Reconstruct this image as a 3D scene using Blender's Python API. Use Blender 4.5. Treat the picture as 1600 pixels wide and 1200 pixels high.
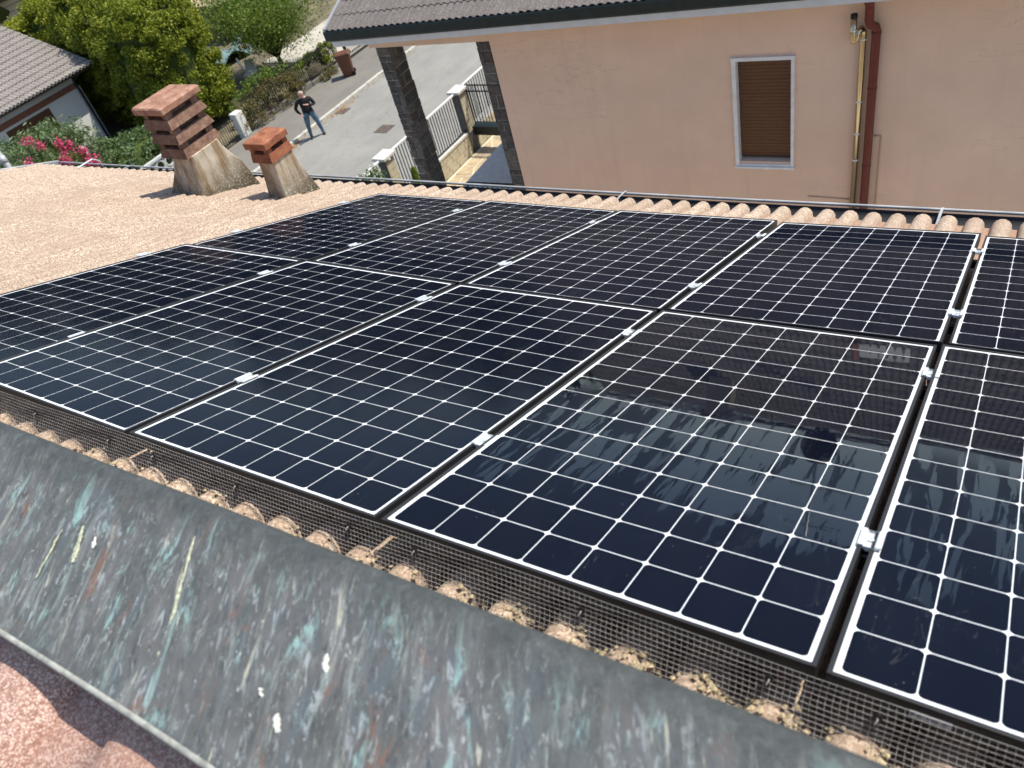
import bpy, bmesh, math, random
import numpy as np
from mathutils import Matrix, Vector

for o in list(bpy.data.objects): bpy.data.objects.remove(o, do_unlink=True)
S = bpy.context.scene
COL = S.collection
R = math.radians

# ------------------------------------------------------------------ camera, sky, sun, exposure
CAM_LOC = (1.1918, -0.7163, 1.4599)
CAM_ROT = ((0.846967, 0.186644, -0.497806), (0.479012, -0.674116, 0.562242), (-0.230639, -0.714655, -0.660358))
cd = bpy.data.cameras.new('camera'); cam = bpy.data.objects.new('camera', cd); COL.objects.link(cam)
m = Matrix.Identity(4)
for i in range(3):
    m[i][0] = CAM_ROT[i][0]; m[i][1] = -CAM_ROT[i][1]; m[i][2] = -CAM_ROT[i][2]; m[i][3] = CAM_LOC[i]
cam.matrix_world = m
cd.sensor_fit = 'HORIZONTAL'; cd.sensor_width = 36; cd.lens = 1223.35 * 36 / 1600
cd.clip_start = 0.05; cd.clip_end = 600
cd.dof.use_dof = True; cd.dof.focus_distance = 4.0; cd.dof.aperture_fstop = 4.0
S.camera = cam

SUN_AZ, SUN_EL = R(44), R(62)           # azimuth from +X towards +Y
w = bpy.data.worlds.new('World'); S.world = w; w.use_nodes = True
nt = w.node_tree; nt.nodes.clear()
sky = nt.nodes.new('ShaderNodeTexSky'); sky.sky_type = 'NISHITA'; sky.sun_disc = False
sky.sun_elevation = SUN_EL; sky.sun_rotation = math.pi / 2 - SUN_AZ
sky.air_density = 1.0; sky.dust_density = 0.7; sky.ozone_density = 1.0
bg = nt.nodes.new('ShaderNodeBackground'); bg.inputs[1].default_value = 0.15
wo = nt.nodes.new('ShaderNodeOutputWorld')
nt.links.new(sky.outputs[0], bg.inputs[0]); nt.links.new(bg.outputs[0], wo.inputs[0])
sd = bpy.data.lights.new('sun', 'SUN'); sd.energy = 4.4; sd.angle = R(0.53); sd.color = (1.0, 0.95, 0.86)
sun = bpy.data.objects.new('sun', sd); COL.objects.link(sun)
tos = Vector((math.cos(SUN_AZ) * math.cos(SUN_EL), math.sin(SUN_AZ) * math.cos(SUN_EL), math.sin(SUN_EL)))
sun.rotation_euler = tos.to_track_quat('Z', 'Y').to_euler(); sun.location = (10, 10, 30)
S.view_settings.view_transform = 'Standard'; S.view_settings.look = 'None'
S.view_settings.gamma = 1; S.view_settings.use_curve_mapping = False
S.view_settings.exposure = 0.48
S.render.engine = 'CYCLES'
S.cycles.max_bounces = 6; S.cycles.diffuse_bounces = 3; S.cycles.glossy_bounces = 3; S.cycles.transparent_max_bounces = 12
S.cycles.caustics_reflective = False; S.cycles.caustics_refractive = False

# ------------------------------------------------------------------ material helpers
class NT:
    def __init__(s, name):
        s.m = bpy.data.materials.new(name); s.m.use_nodes = True
        s.t = s.m.node_tree; s.n = s.t.nodes
        s.bsdf = s.n['Principled BSDF']; s.out = s.n['Material Output']
    def node(s, typ, **kw):
        n = s.n.new(typ)
        for k, v in kw.items(): setattr(n, k, v)
        return n
    def link(s, a, b): s.t.links.new(a, b)
    def coord(s, scale=(1, 1, 1), kind='Object', loc=(0, 0, 0), rot=(0, 0, 0)):
        tc = s.node('ShaderNodeTexCoord'); mp = s.node('ShaderNodeMapping')
        mp.inputs['Scale'].default_value = scale; mp.inputs['Location'].default_value = loc; mp.inputs['Rotation'].default_value = rot
        if kind == 'World':
            g = s.node('ShaderNodeNewGeometry'); s.link(g.outputs['Position'], mp.inputs[0])
        else: s.link(tc.outputs[kind], mp.inputs[0])
        return mp.outputs[0]
    def noise(s, vec, scale=5, detail=4, rough=0.55, dist=0.0):
        n = s.node('ShaderNodeTexNoise'); n.inputs['Scale'].default_value = scale
        n.inputs['Detail'].default_value = detail; n.inputs['Roughness'].default_value = rough; n.inputs['Distortion'].default_value = dist
        s.link(vec, n.inputs['Vector']); return n.outputs['Fac']
    def voro(s, vec, scale=5, feature='F1', out='Distance', rnd=1.0):
        n = s.node('ShaderNodeTexVoronoi', feature=feature); n.inputs['Scale'].default_value = scale
        n.inputs['Randomness'].default_value = rnd
        s.link(vec, n.inputs['Vector']); return n.outputs[out]
    def ramp(s, fac, stops, interp='LINEAR'):
        r = s.node('ShaderNodeValToRGB'); r.color_ramp.interpolation = interp
        e = r.color_ramp.elements
        while len(e) < len(stops): e.new(0.5)
        for i, (p, c) in enumerate(stops):
            e[i].position = p
            e[i].color = (c, c, c, 1) if isinstance(c, (int, float)) else (*c, 1)
        s.link(fac, r.inputs[0]); return r.outputs[0]
    def mix(s, fac, a, b, mode='MIX'):
        n = s.node('ShaderNodeMix', data_type='RGBA', blend_type=mode)
        for i, v in ((0, fac), (6, a), (7, b)):
            if hasattr(v, 'is_linked') or hasattr(v, 'links'): s.link(v, n.inputs[i])
            elif isinstance(v, (int, float)): n.inputs[i].default_value = v if i == 0 else (v, v, v, 1)
            else: n.inputs[i].default_value = (*v, 1)
        return n.outputs[2]
    def math(s, op, a, b=None, c=None, clamp=False):
        n = s.node('ShaderNodeMath', operation=op); n.use_clamp = clamp
        for i, v in enumerate((a, b, c)):
            if v is None: continue
            if isinstance(v, (int, float)): n.inputs[i].default_value = v
            else: s.link(v, n.inputs[i])
        return n.outputs[0]
    def bump(s, h, strength=0.3, dist=0.01):
        b = s.node('ShaderNodeBump'); b.inputs['Strength'].default_value = strength; b.inputs['Distance'].default_value = dist
        s.link(h, b.inputs['Height']); s.link(b.outputs[0], s.bsdf.inputs['Normal']); return b.outputs[0]
    def set(s, col=None, rough=None, metal=None, spec=None):
        B = s.bsdf.inputs
        for k, v in (('Base Color', col), ('Roughness', rough), ('Metallic', metal), ('Specular IOR Level', spec)):
            if v is None: continue
            if isinstance(v, (int, float)): B[k].default_value = v
            elif isinstance(v, tuple): B[k].default_value = (*v, 1)
            else: s.link(v, B[k])
        return s.m

def simple(name, col, rough=0.6, metal=0.0, var=0.15, scale=8, bump=0.0, kind='World', spec=0.4):
    t = NT(name); v = t.coord(kind=kind)
    n = t.noise(v, scale, 3, 0.6)
    a = tuple(c * (1 - var) for c in col); b = tuple(min(1, c * (1 + var)) for c in col)
    c = t.ramp(n, [(0.3, a), (0.7, b)])
    if bump: t.bump(t.noise(v, scale * 6, 4, 0.6), bump, 0.01)
    return t.set(c, rough, metal, spec)

MAT = {}
# own roof tiles: sand coated concrete
def mat_tile(name, base, pale, dark, gs=260.0, rnd=0.45, pit=0.5, trough=None):
    t = NT(name); v = t.coord(kind='World')
    g1 = t.voro(v, gs, 'F1', 'Color'); sep = t.node('ShaderNodeSeparateColor'); t.link(g1, sep.inputs[0])
    c = t.ramp(sep.outputs[0], [(0.0, dark), (0.20, tuple(0.5 * (a + b) for a, b in zip(base, dark))), (0.34, base), (0.60, base), (0.76, pale), (1.0, tuple(min(1, c * 1.2) for c in pale))])
    mid = t.noise(v, gs * 0.42, 2, 0.6)                              # clustered grains
    c = t.mix(t.ramp(mid, [(0.56, 0.0), (0.66, pit)]), c, dark)
    c = t.mix(t.ramp(mid, [(0.34, 0.5), (0.44, 0.0)]), c, pale)
    big = t.noise(v, 2.6, 4, 0.65)
    c = t.mix(t.ramp(big, [(0.42, 0.0), (0.72, 0.40)]), c, tuple(c * 0.80 for c in base))
    oi = t.node('ShaderNodeObjectInfo')
    c = t.mix(t.math('MULTIPLY', oi.outputs['Random'], rnd), c, tuple(c * 0.82 for c in base))
    if trough:
        so = t.node('ShaderNodeSeparateXYZ'); t.link(t.coord(), so.inputs[0])
        mr = t.node('ShaderNodeMapRange'); mr.inputs['From Min'].default_value = trough[0] + 0.022; mr.inputs['From Max'].default_value = trough[0] + 0.002
        t.link(t.math('ADD', so.outputs[2], t.math('MULTIPLY', t.math('SUBTRACT', big, 0.5), 0.02)), mr.inputs['Value'])
        c = t.mix(t.math('MULTIPLY', mr.outputs[0], 0.5), c, t.mix(sep.outputs[1], trough[1], tuple(x * 0.55 for x in trough[1])))
    t.bump(mid, 0.3, 0.004)
    return t.set(c, 0.92, 0.0, 0.2)
MAT['tile'] = mat_tile('sand_coated_tile', (0.385, 0.278, 0.200), (0.585, 0.475, 0.365), (0.155, 0.105, 0.07), 170.0, 0.5, 0.32, (0.0, (0.36, 0.19, 0.12)))
MAT['tile_f'] = mat_tile('sand_coated_tile_field', (0.385, 0.278, 0.200), (0.585, 0.475, 0.365), (0.155, 0.105, 0.07), 170.0, 0.0, 0.32, (-0.171, (0.36, 0.19, 0.12)))
MAT['tile_pink'] = mat_tile('pink_sand_tile', (0.42, 0.235, 0.175), (0.72, 0.54, 0.44), (0.23, 0.115, 0.085), 300.0)
MAT['deck'] = simple('roof_underlay', (0.10, 0.075, 0.06), 0.9)

def mat_cell():
    t = NT('monocrystalline_cell'); oi = t.node('ShaderNodeObjectInfo')
    c = t.mix(oi.outputs['Random'], (0.0020, 0.0034, 0.0092), (0.0030, 0.0046, 0.0120))
    return t.set(c, 0.8, 0.0, 0.0)
MAT['cell'] = mat_cell()
MAT['backsheet'] = simple('white_backsheet', (0.82, 0.83, 0.84), 0.6, var=0.02)

def mat_glass(name, kind):
    t = NT(name); t.n.remove(t.bsdf)
    v = t.coord()
    sep = t.node('ShaderNodeSeparateXYZ'); t.link(v, sep.inputs[0])
    fr = t.node('ShaderNodeFresnel'); fr.inputs['IOR'].default_value = 1.42
    gl = t.node('ShaderNodeBsdfGlossy'); tr = t.node('ShaderNodeBsdfTransparent'); df = t.node('ShaderNodeBsdfDiffuse')
    gl.inputs['Color'].default_value = (1, 1, 1, 1); df.inputs['Color'].default_value = (0.75, 0.72, 0.66, 1)
    tr.inputs['Color'].default_value = (0.95, 0.96, 0.97, 1)
    vr = t.coord((1, 1, 1), 'World')
    if kind == 'wet':
        x, y = sep.outputs[0], sep.outputs[1]
        vs = t.coord((34, 3.2, 1)); st = t.noise(vs, 1.0, 4, 0.62, 0.7)
        vs2 = t.coord((3.5, 1.4, 1), 'Object', (3.1, 0.7, 0)); bigp = t.noise(vs2, 1.0, 3, 0.55)
        # the water film ends in runs down the slope, ragged at its upper rim
        e = t.math('ADD', t.math('MULTIPLY', st, 0.62), t.math('MULTIPLY', bigp, 0.9))
        h = t.math('ADD', t.math('SUBTRACT', y, 1.15), e)          # > 0: wet
        wet = t.node('ShaderNodeMapRange', interpolation_type='SMOOTHSTEP')
        wet.inputs['From Min'].default_value = -0.004; wet.inputs['From Max'].default_value = 0.006
        t.link(h, wet.inputs['Value'])
        run = t.node('ShaderNodeMapRange', interpolation_type='SMOOTHSTEP')      # dry fingers in the film
        run.inputs['From Min'].default_value = 0.0; run.inputs['From Max'].default_value = 0.010
        t.link(t.math('SUBTRACT', t.math('ADD', st, t.math('MULTIPLY', bigp, 0.55)), t.math('SUBTRACT', 0.86, t.math('MULTIPLY', x, 0.22))), run.inputs['Value'])
        hi = t.node('ShaderNodeMapRange', interpolation_type='SMOOTHSTEP')       # above the runs the film is whole
        hi.inputs['From Min'].default_value = 0.85; hi.inputs['From Max'].default_value = 1.05
        t.link(y, hi.inputs['Value'])
        wm = t.math('MULTIPLY', wet.outputs[0], t.math('MAXIMUM', run.outputs[0], hi.outputs[0]))
        k = t.math('ADD', 0.27, t.math('MULTIPLY', wm, 0.62))
        rg = t.math('SUBTRACT', 0.10, t.math('MULTIPLY', wm, 0.085))
        bp = t.node('ShaderNodeBump'); bp.inputs['Distance'].default_value = 0.001
        t.link(t.math('MULTIPLY', wm, 0.07), bp.inputs['Strength'])
        rn = t.noise(t.coord((9, 26, 1), 'World'), 1.0, 2, 0.5)
        t.link(rn, bp.inputs['Height']); t.link(bp.outputs[0], gl.inputs['Normal'])
        t.link(rg, gl.inputs['Roughness'])
    else:
        r0, k0 = (0.06, 0.36) if kind == 'semi' else (0.11, 0.37)
        nn = t.noise(t.coord((7, 1.5, 1), 'World'), 1.0, 3, 0.6)
        t.link(t.ramp(nn, [(0.3, r0 * 0.8), (0.75, r0 * 1.3)]), gl.inputs['Roughness'])
        k = t.math('ADD', k0 - 0.05, t.math('MULTIPLY', nn, 0.10))
    fac = t.math('MULTIPLY', fr.outputs[0], k)
    mx = t.node('ShaderNodeMixShader'); t.link(fac, mx.inputs[0]); t.link(tr.outputs[0], mx.inputs[1]); t.link(gl.outputs[0], mx.inputs[2])
    # dust film, dried drip lines and specks
    vn = t.node('ShaderNodeTexVoronoi'); vn.inputs['Scale'].default_value = 85.0; t.link(vr, vn.inputs['Vector']); sp, spc = vn.outputs['Distance'], vn.outputs['Color']
    ss = t.node('ShaderNodeSeparateColor'); t.link(spc, ss.inputs[0])
    pick = t.math('GREATER_THAN', ss.outputs[0], 0.955)
    speck = t.math('MULTIPLY', t.math('LESS_THAN', sp, 0.14), pick)
    film = t.ramp(t.noise(t.coord((5, 1.2, 1), 'World'), 1.0, 2, 0.65), [(0.35, 0.0008), (0.8, 0.0045)])
    dr = t.noise(t.coord((11, 2.2, 1), 'World', (7, 3, 0)), 1.0, 3, 0.6, 1.3)
    line = t.math('LESS_THAN', t.math('ABSOLUTE', t.math('SUBTRACT', dr, 0.5)), 0.0032)
    linep = t.math('MULTIPLY', line, t.math('GREATER_THAN', t.noise(vr, 3.0, 2), 0.54))
    dust = t.math('ADD', t.math('ADD', film, t.math('MULTIPLY', speck, 0.10)), t.math('MULTIPLY', linep, 0.020), clamp=True)
    m2 = t.node('ShaderNodeMixShader'); t.link(dust, m2.inputs[0]); t.link(mx.outputs[0], m2.inputs[1]); t.link(df.outputs[0], m2.inputs[2])
    t.link(m2.outputs[0], t.out.inputs[0])
    return t.m
for k in ('dry', 'semi', 'wet'): MAT['glass_' + k] = mat_glass('panel_glass_' + k, k)
MAT['frame'] = simple('anodised_frame', (0.030, 0.029, 0.029), 0.45, 0.35, 0.08)
MAT['galv'] = simple('galvanised_steel', (0.74, 0.76, 0.76), 0.42, 0.45, 0.10, 30)
MAT['wire'] = simple('galvanised_wire', (0.82, 0.80, 0.78), 0.5, 0.2, 0.08, 40)
MAT['black'] = simple('black_plastic', (0.015, 0.015, 0.016), 0.45, var=0.1)
MAT['gutter_shade'] = simple('gutter_inside_shade', (0.016, 0.016, 0.017), 0.75, 0.0, 0.3, 6)  # shade inside the trough put into its colour
MAT['gutter'] = simple('weathered_gutter_metal', (0.36, 0.365, 0.36), 0.6, 0.2, 0.25, 6)
MAT['rust'] = simple('rusty_rod', (0.30, 0.17, 0.10), 0.85, 0.1, 0.5, 60)

def mat_flashing():
    t = NT('weathered_copper_flashing'); v = t.coord()
    fine = t.noise(v, 55, 5, 0.75, 0.5)
    base = t.ramp(fine, [(0.25, (0.036, 0.041, 0.040)), (0.52, (0.060, 0.066, 0.064)), (0.80, (0.098, 0.103, 0.097))])
    sepo = t.node('ShaderNodeSeparateXYZ'); t.link(v, sepo.inputs[0])
    low = t.node('ShaderNodeMapRange'); low.inputs['From Min'].default_value = -0.405; low.inputs['From Max'].default_value = -0.50
    edge = t.math('ADD', sepo.outputs[1], t.math('MULTIPLY', t.math('SUBTRACT', t.noise(v, 14, 3, 0.6), 0.5), 0.12))
    t.link(edge, low.inputs['Value'])                     # stains begin below the bend, in a ragged line
    patch = t.math('MULTIPLY', low.outputs[0], t.ramp(t.noise(t.coord((4.5, 6, 6), loc=(6, 2, 5)), 1.0, 3, 0.65), [(0.34, 0.45), (0.56, 1.0)]))
    def lay(c, n, a, b, col, amt, patchy=True):
        f = t.math('MULTIPLY', t.ramp(n, [(a, 0.0), (b, amt)]), patch if patchy else low.outputs[0])
        return t.mix(f, c, col)
    cx = t.node('ShaderNodeCombineXYZ')                    # water runs a little aslant down the sheet
    t.link(t.math('ADD', sepo.outputs[0], t.math('MULTIPLY', sepo.outputs[1], 0.48)), cx.inputs[0]); t.link(sepo.outputs[1], cx.inputs[1])
    def stain(su, sv, loc, det=4, dist=0.8):
        mp = t.node('ShaderNodeMapping'); mp.inputs['Scale'].default_value = (su, sv, 1); mp.inputs['Location'].default_value = loc
        t.link(cx.outputs[0], mp.inputs[0]); return t.noise(mp.outputs[0], 1.0, det, 0.72, dist)
    c = lay(base, stain(34, 17, (7, 7, 2), 4), 0.30, 0.62, (0.130, 0.137, 0.133), 0.62, False)
    c = lay(c, stain(9, 5, (3, 1, 2), 3), 0.42, 0.66, (0.150, 0.138, 0.138), 0.7)
    c = lay(c, stain(16, 7, (8, 3, 3)), 0.52, 0.66, (0.085, 0.112, 0.125), 0.65)
    c = lay(c, stain(30, 7, (0, 0, 0), 5), 0.53, 0.66, (0.215, 0.232, 0.215), 0.8)
    c = lay(c, stain(21, 8, (5, 2, 1), 5), 0.57, 0.67, (0.25, 0.39, 0.36), 0.85)
    c = lay(c, stain(18, 9, (2, 7, 9)), 0.60, 0.70, (0.185, 0.095, 0.065), 0.75)
    c = lay(c, stain(44, 8, (1, 9, 4), 4, 0.7), 0.615, 0.69, (0.50, 0.49, 0.37), 0.8)
    c = lay(c, stain(58, 24, (14, 6, 8), 4, 1.0), 0.56, 0.64, (0.30, 0.335, 0.33), 0.75)
    c = lay(c, stain(54, 22, (3, 16, 8), 4, 1.0), 0.58, 0.66, (0.045, 0.05, 0.055), 0.7)
    c = lay(c, stain(95, 55, (4, 4, 8), 3, 0.3), 0.655, 0.71, (0.52, 0.52, 0.47), 0.7)
    c = lay(c, stain(85, 60, (9, 1, 3), 3, 0.3), 0.675, 0.71, (0.03, 0.03, 0.03), 0.8)
    t.bump(fine, 0.10, 0.004)
    return t.set(c, 0.72, 0.1, 0.25)
MAT['flashing'] = mat_flashing()
MAT['hem'] = simple('pale_lit_hem', (0.30, 0.30, 0.26), 0.8, 0.1, 0.35, 40)  # pale rolled edge; the light it catches is put into its colour
MAT['dropping'] = simple('bird_dropping', (0.58, 0.57, 0.50), 0.9, var=0.4, scale=150)
MAT['lichen_run'] = simple('pale_yellow_run', (0.40, 0.41, 0.28), 0.9, var=0.5, scale=130)

def mat_concrete():
    t = NT('stained_chimney_concrete'); v = t.coord(kind='World')
    base = t.ramp(t.noise(v, 7, 5, 0.6), [(0.3, (0.42, 0.35, 0.25)), (0.7, (0.66, 0.59, 0.46))])
    st = t.noise(t.coord((13, 13, 1.6), 'World'), 1.0, 5, 0.6)
    c = t.mix(t.ramp(st, [(0.42, 0.0), (0.62, 0.85)]), base, (0.24, 0.145, 0.065))
    sep = t.node('ShaderNodeSeparateXYZ'); t.link(v, sep.inputs[0])
    lowm = t.node('ShaderNodeMapRange'); lowm.inputs['From Min'].default_value = -1.34; lowm.inputs['From Max'].default_value = -1.68
    t.link(sep.outputs[2], lowm.inputs['Value'])
    li = t.noise(v, 45, 5, 0.7)
    f = t.math('MULTIPLY', t.ramp(li, [(0.36, 0.0), (0.50, 1.0)]), lowm.outputs[0])          # lichen crust
    c = t.mix(t.math('MULTIPLY', f, 0.9), c, (0.045, 0.040, 0.025))
    c = t.mix(t.math('MULTIPLY', t.ramp(t.noise(v, 80, 3, 0.6), [(0.6, 0.0), (0.7, 1.0)]), t.math('MULTIPLY', lowm.outputs[0], 0.6)), c, (0.45, 0.42, 0.25))
    t.bump(t.noise(v, 90, 4, 0.65), 0.4, 0.006)
    return t.set(c, 0.92, 0.0, 0.2)
MAT['concrete'] = mat_concrete()
def mat_terra(name, base, pale, dark):
    t = NT(name); v = t.coord(kind='World')
    c = t.ramp(t.noise(v, 11, 5, 0.6), [(0.3, dark), (0.55, base), (0.8, pale)])
    c = t.mix(t.ramp(t.noise(v, 70, 4, 0.7), [(0.60, 0.0), (0.72, 0.7)]), c, (0.62, 0.50, 0.40))
    c = t.mix(t.ramp(t.noise(v, 13, 4, 0.7), [(0.50, 0.0), (0.68, 0.75)]), c, tuple(x * 0.38 for x in base))
    t.bump(t.noise(v, 110, 3, 0.6), 0.3, 0.004)
    return t.set(c, 0.9, 0.0, 0.2)
MAT['terra'] = mat_terra('weathered_terracotta', (0.225, 0.130, 0.090), (0.36, 0.235, 0.165), (0.135, 0.072, 0.05))
MAT['terra_cap'] = mat_terra('lichened_terracotta', (0.36, 0.19, 0.125), (0.50, 0.36, 0.27), (0.24, 0.12, 0.08))
MAT['terra_red'] = mat_terra('red_terracotta', (0.31, 0.115, 0.058), (0.42, 0.20, 0.12), (0.20, 0.07, 0.04))

def mat_plaster(name, col, stain):
    t = NT(name); v = t.coord(kind='World')
    c = t.ramp(t.noise(v, 1.1, 5, 0.65), [(0.25, tuple(x * 0.90 for x in col)), (0.75, tuple(x * 1.06 for x in col))])
    c = t.mix(t.ramp(t.noise(t.coord((0.7, 0.7, 1.6), 'World'), 1.0, 5, 0.7), [(0.48, 0.0), (0.70, 0.38)]), c, stain)
    c = t.mix(t.ramp(t.noise(t.coord((5.5, 5.5, 0.35), 'World', (3, 0, 1)), 1.0, 4, 0.65), [(0.55, 0.0), (0.75, 0.28)]), c, tuple(x * 0.78 for x in col))
    cr = t.noise(t.coord((0.5, 0.5, 2.8), 'World', (0, 0, 0.4)), 1.0, 6, 0.75, 0.5)
    reg = t.ramp(t.noise(v, 0.55, 2), [(0.52, 0.0), (0.58, 0.55)])
    crack = t.math('MULTIPLY', t.math('LESS_THAN', t.math('ABSOLUTE', t.math('SUBTRACT', cr, 0.5)), 0.0035), reg)
    c = t.mix(crack, c, tuple(x * 0.5 for x in col))
    t.bump(t.noise(v, 120, 2, 0.6), 0.15, 0.004)
    return t.set(c, 0.93, 0.0, 0.15)
MAT['pink'] = mat_plaster('pink_plaster', (0.765, 0.56, 0.45), (0.72, 0.505, 0.375))
MAT['white_plaster'] = mat_plaster('white_plaster', (0.70, 0.69, 0.63), (0.55, 0.52, 0.45))
MAT['beige_plaster'] = mat_plaster('beige_plaster', (0.50, 0.41, 0.31), (0.40, 0.33, 0.25))
MAT['marble'] = simple('white_marble', (0.72, 0.73, 0.76), 0.45, var=0.10, scale=9)
MAT['soffit'] = simple('grey_white_soffit', (0.62, 0.62, 0.62), 0.7, var=0.06)
MAT['shutter'] = simple('brown_shutter', (0.115, 0.050, 0.021), 0.5, var=0.12, scale=20)
MAT['dark_green'] = simple('dark_green_metal', (0.018, 0.028, 0.028), 0.42, 0.2, 0.2)
MAT['maroon'] = simple('maroon_downpipe', (0.135, 0.024, 0.020), 0.42, 0.1, 0.15)
MAT['steel'] = simple('brassy_steel_flue', (0.52, 0.44, 0.31), 0.22, 1.0, 0.06)
MAT['conduit'] = simple('painted_conduit', (0.52, 0.38, 0.29), 0.7, 0.0, 0.06)
MAT['btile'] = mat_tile('brown_roof_tile', (0.150, 0.130, 0.118), (0.25, 0.225, 0.205), (0.075, 0.06, 0.055), 120.0, 0.35)
MAT['gtile'] = mat_tile('grey_roof_tile', (0.255, 0.225, 0.20), (0.37, 0.335, 0.30), (0.12, 0.10, 0.09), 70.0, 0.45)
MAT['stone'] = simple('dark_porphyry', (0.075, 0.074, 0.076), 0.85, 0.0, 0.45, 14, 0.5)
MAT['stone_b'] = simple('grey_porphyry', (0.115, 0.112, 0.112), 0.85, 0.0, 0.4, 14, 0.5)
MAT['stone_c'] = simple('reddish_porphyry', (0.088, 0.072, 0.07), 0.85, 0.0, 0.4, 14, 0.5)
MAT['mortar'] = simple('grey_mortar', (0.27, 0.26, 0.24), 0.95, 0.0, 0.15, 30)

def mat_asphalt(name, col, sc=70):
    t = NT(name); v = t.coord(kind='World')
    c = t.ramp(t.noise(v, 0.55, 6, 0.6), [(0.3, tuple(x * 0.86 for x in col)), (0.7, tuple(x * 1.10 for x in col))])
    c = t.mix(t.ramp(t.noise(v, sc, 3, 0.7), [(0.3, 0.0), (0.75, 0.45)]), c, tuple(x * 0.62 for x in col))
    cr = t.noise(t.coord((1.6, 0.25, 1), 'World', (2, 5, 0)), 1.0, 6, 0.65, 0.5)
    c = t.mix(t.math('MULTIPLY', t.math('LESS_THAN', t.math('ABSOLUTE', t.math('SUBTRACT', cr, 0.5)), 0.006), 0.35), c, tuple(x * 0.45 for x in col))
    c = t.mix(t.ramp(t.noise(t.coord((0.9, 0.12, 1), 'World', (9, 1, 0)), 1.0, 4, 0.6), [(0.55, 0.0), (0.75, 0.35)]), c, tuple(x * 1.25 for x in col))
    t.bump(t.noise(v, 120, 2, 0.6), 0.2, 0.005)
    return t.set(c, 0.93, 0.0, 0.2)
MAT['asphalt'] = mat_asphalt('old_asphalt', (0.27, 0.262, 0.235))
MAT['sidewalk'] = mat_asphalt('pavement_asphalt', (0.20, 0.185, 0.16))
MAT['kerb'] = simple('kerb_stone', (0.44, 0.42, 0.36), 0.9, 0.0, 0.15, 6)
MAT['soil'] = simple('garden_soil', (0.14, 0.12, 0.075), 0.95, 0.0, 0.4, 1.2)
MAT['drive'] = simple('pale_drive_concrete', (0.42, 0.39, 0.32), 0.9, 0.0, 0.12, 2)
MAT['drygrass'] = simple('dry_grass_ground', (0.33, 0.27, 0.11), 0.95, 0.0, 0.3, 1.5)
MAT['grout'] = simple('pale_grout', (0.62, 0.55, 0.40), 0.95, 0.0, 0.1, 12)
MAT['flag'] = simple('ochre_flagstone', (0.44, 0.34, 0.215), 0.85, 0.0, 0.22, 2.5)
MAT['flag_b'] = simple('grey_ochre_flagstone', (0.40, 0.325, 0.235), 0.85, 0.0, 0.2, 2.5)
MAT['block'] = simple('tufa_block', (0.50, 0.44, 0.315), 0.92, 0.0, 0.16, 5, 0.3)
MAT['coping'] = simple('grey_coping_stone', (0.55, 0.53, 0.48), 0.85, 0.0, 0.12, 6)
MAT['cream'] = simple('grey_fence_paint', (0.055, 0.055, 0.058), 0.5, 0.1, 0.06)
MAT['iron'] = simple('black_iron', (0.014, 0.016, 0.018), 0.5, 0.3, 0.2)
MAT['postdark'] = simple('dark_post_side', (0.085, 0.085, 0.085), 0.7, 0.0, 0.15)
MAT['latcon'] = simple('lattice_concrete', (0.48, 0.48, 0.46), 0.9, 0.0, 0.15, 5)
MAT['brick'] = simple('red_band_brick', (0.27, 0.11, 0.07), 0.9, 0.0, 0.25, 7)
MAT['bin'] = simple('brown_bin_plastic', (0.125, 0.050, 0.026), 0.5, 0.0, 0.15, 3)
MAT['rubber'] = simple('black_rubber', (0.012, 0.012, 0.012), 0.8)
MAT['white'] = simple('white_plastic', (0.80, 0.80, 0.78), 0.5, var=0.04)
MAT['teal'] = simple('teal_tarpaulin', (0.13, 0.20, 0.20), 0.6, 0.0, 0.3, 1.5)
MAT['bark'] = simple('bark', (0.075, 0.055, 0.040), 0.95, 0.0, 0.35, 12, 0.4)
MAT['grate'] = simple('rusty_grate', (0.20, 0.135, 0.10), 0.8, 0.3, 0.3, 12)
MAT['dryleaf'] = simple('dry_leaf', (0.36, 0.21, 0.09), 0.9, 0.0, 0.35, 6)
MAT['crumb'] = simple('mortar_crumb', (0.40, 0.325, 0.20), 0.95, 0.0, 0.65, 110)
MAT['skin'] = simple('skin', (0.52, 0.30, 0.22), 0.55, var=0.08)
MAT['shirt'] = simple('black_cotton', (0.012, 0.012, 0.014), 0.9, var=0.2)
MAT['jeans'] = simple('blue_denim', (0.085, 0.145, 0.205), 0.9, var=0.35, scale=7)
MAT['shoe'] = simple('dark_shoe', (0.02, 0.02, 0.022), 0.6)
MAT['hair'] = simple('grey_hair', (0.33, 0.31, 0.29), 0.8)

def mat_leaf(name, cols, trans=0.35):
    t = NT(name); at = t.node('ShaderNodeAttribute', attribute_name='tint', attribute_type='GEOMETRY')
    c = t.ramp(at.outputs['Fac'], [(i / (len(cols) - 1), c) for i, c in enumerate(cols)])
    d = t.bsdf; t.set(c, 0.55, 0.0, 0.35)
    tl = t.node('ShaderNodeBsdfTranslucent'); t.link(t.mix(0.5, c, (0.20, 0.24, 0.02)), tl.inputs[0])
    mx = t.node('ShaderNodeMixShader'); mx.inputs[0].default_value = trans
    t.link(d.outputs[0], mx.inputs[1]); t.link(tl.outputs[0], mx.inputs[2]); t.link(mx.outputs[0], t.out.inputs[0])
    return t.m
MAT['leaf_ever'] = mat_leaf('evergreen_leaf', [(0.06, 0.09, 0.008), (0.21, 0.25, 0.016), (0.42, 0.43, 0.05)])
MAT['leaf_yellow'] = mat_leaf('golden_conifer_leaf', [(0.12, 0.16, 0.008), (0.30, 0.33, 0.014), (0.44, 0.43, 0.08)])
MAT['leaf_tree'] = mat_leaf('deciduous_leaf', [(0.06, 0.115, 0.016), (0.125, 0.195, 0.024), (0.21, 0.28, 0.045)])
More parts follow.
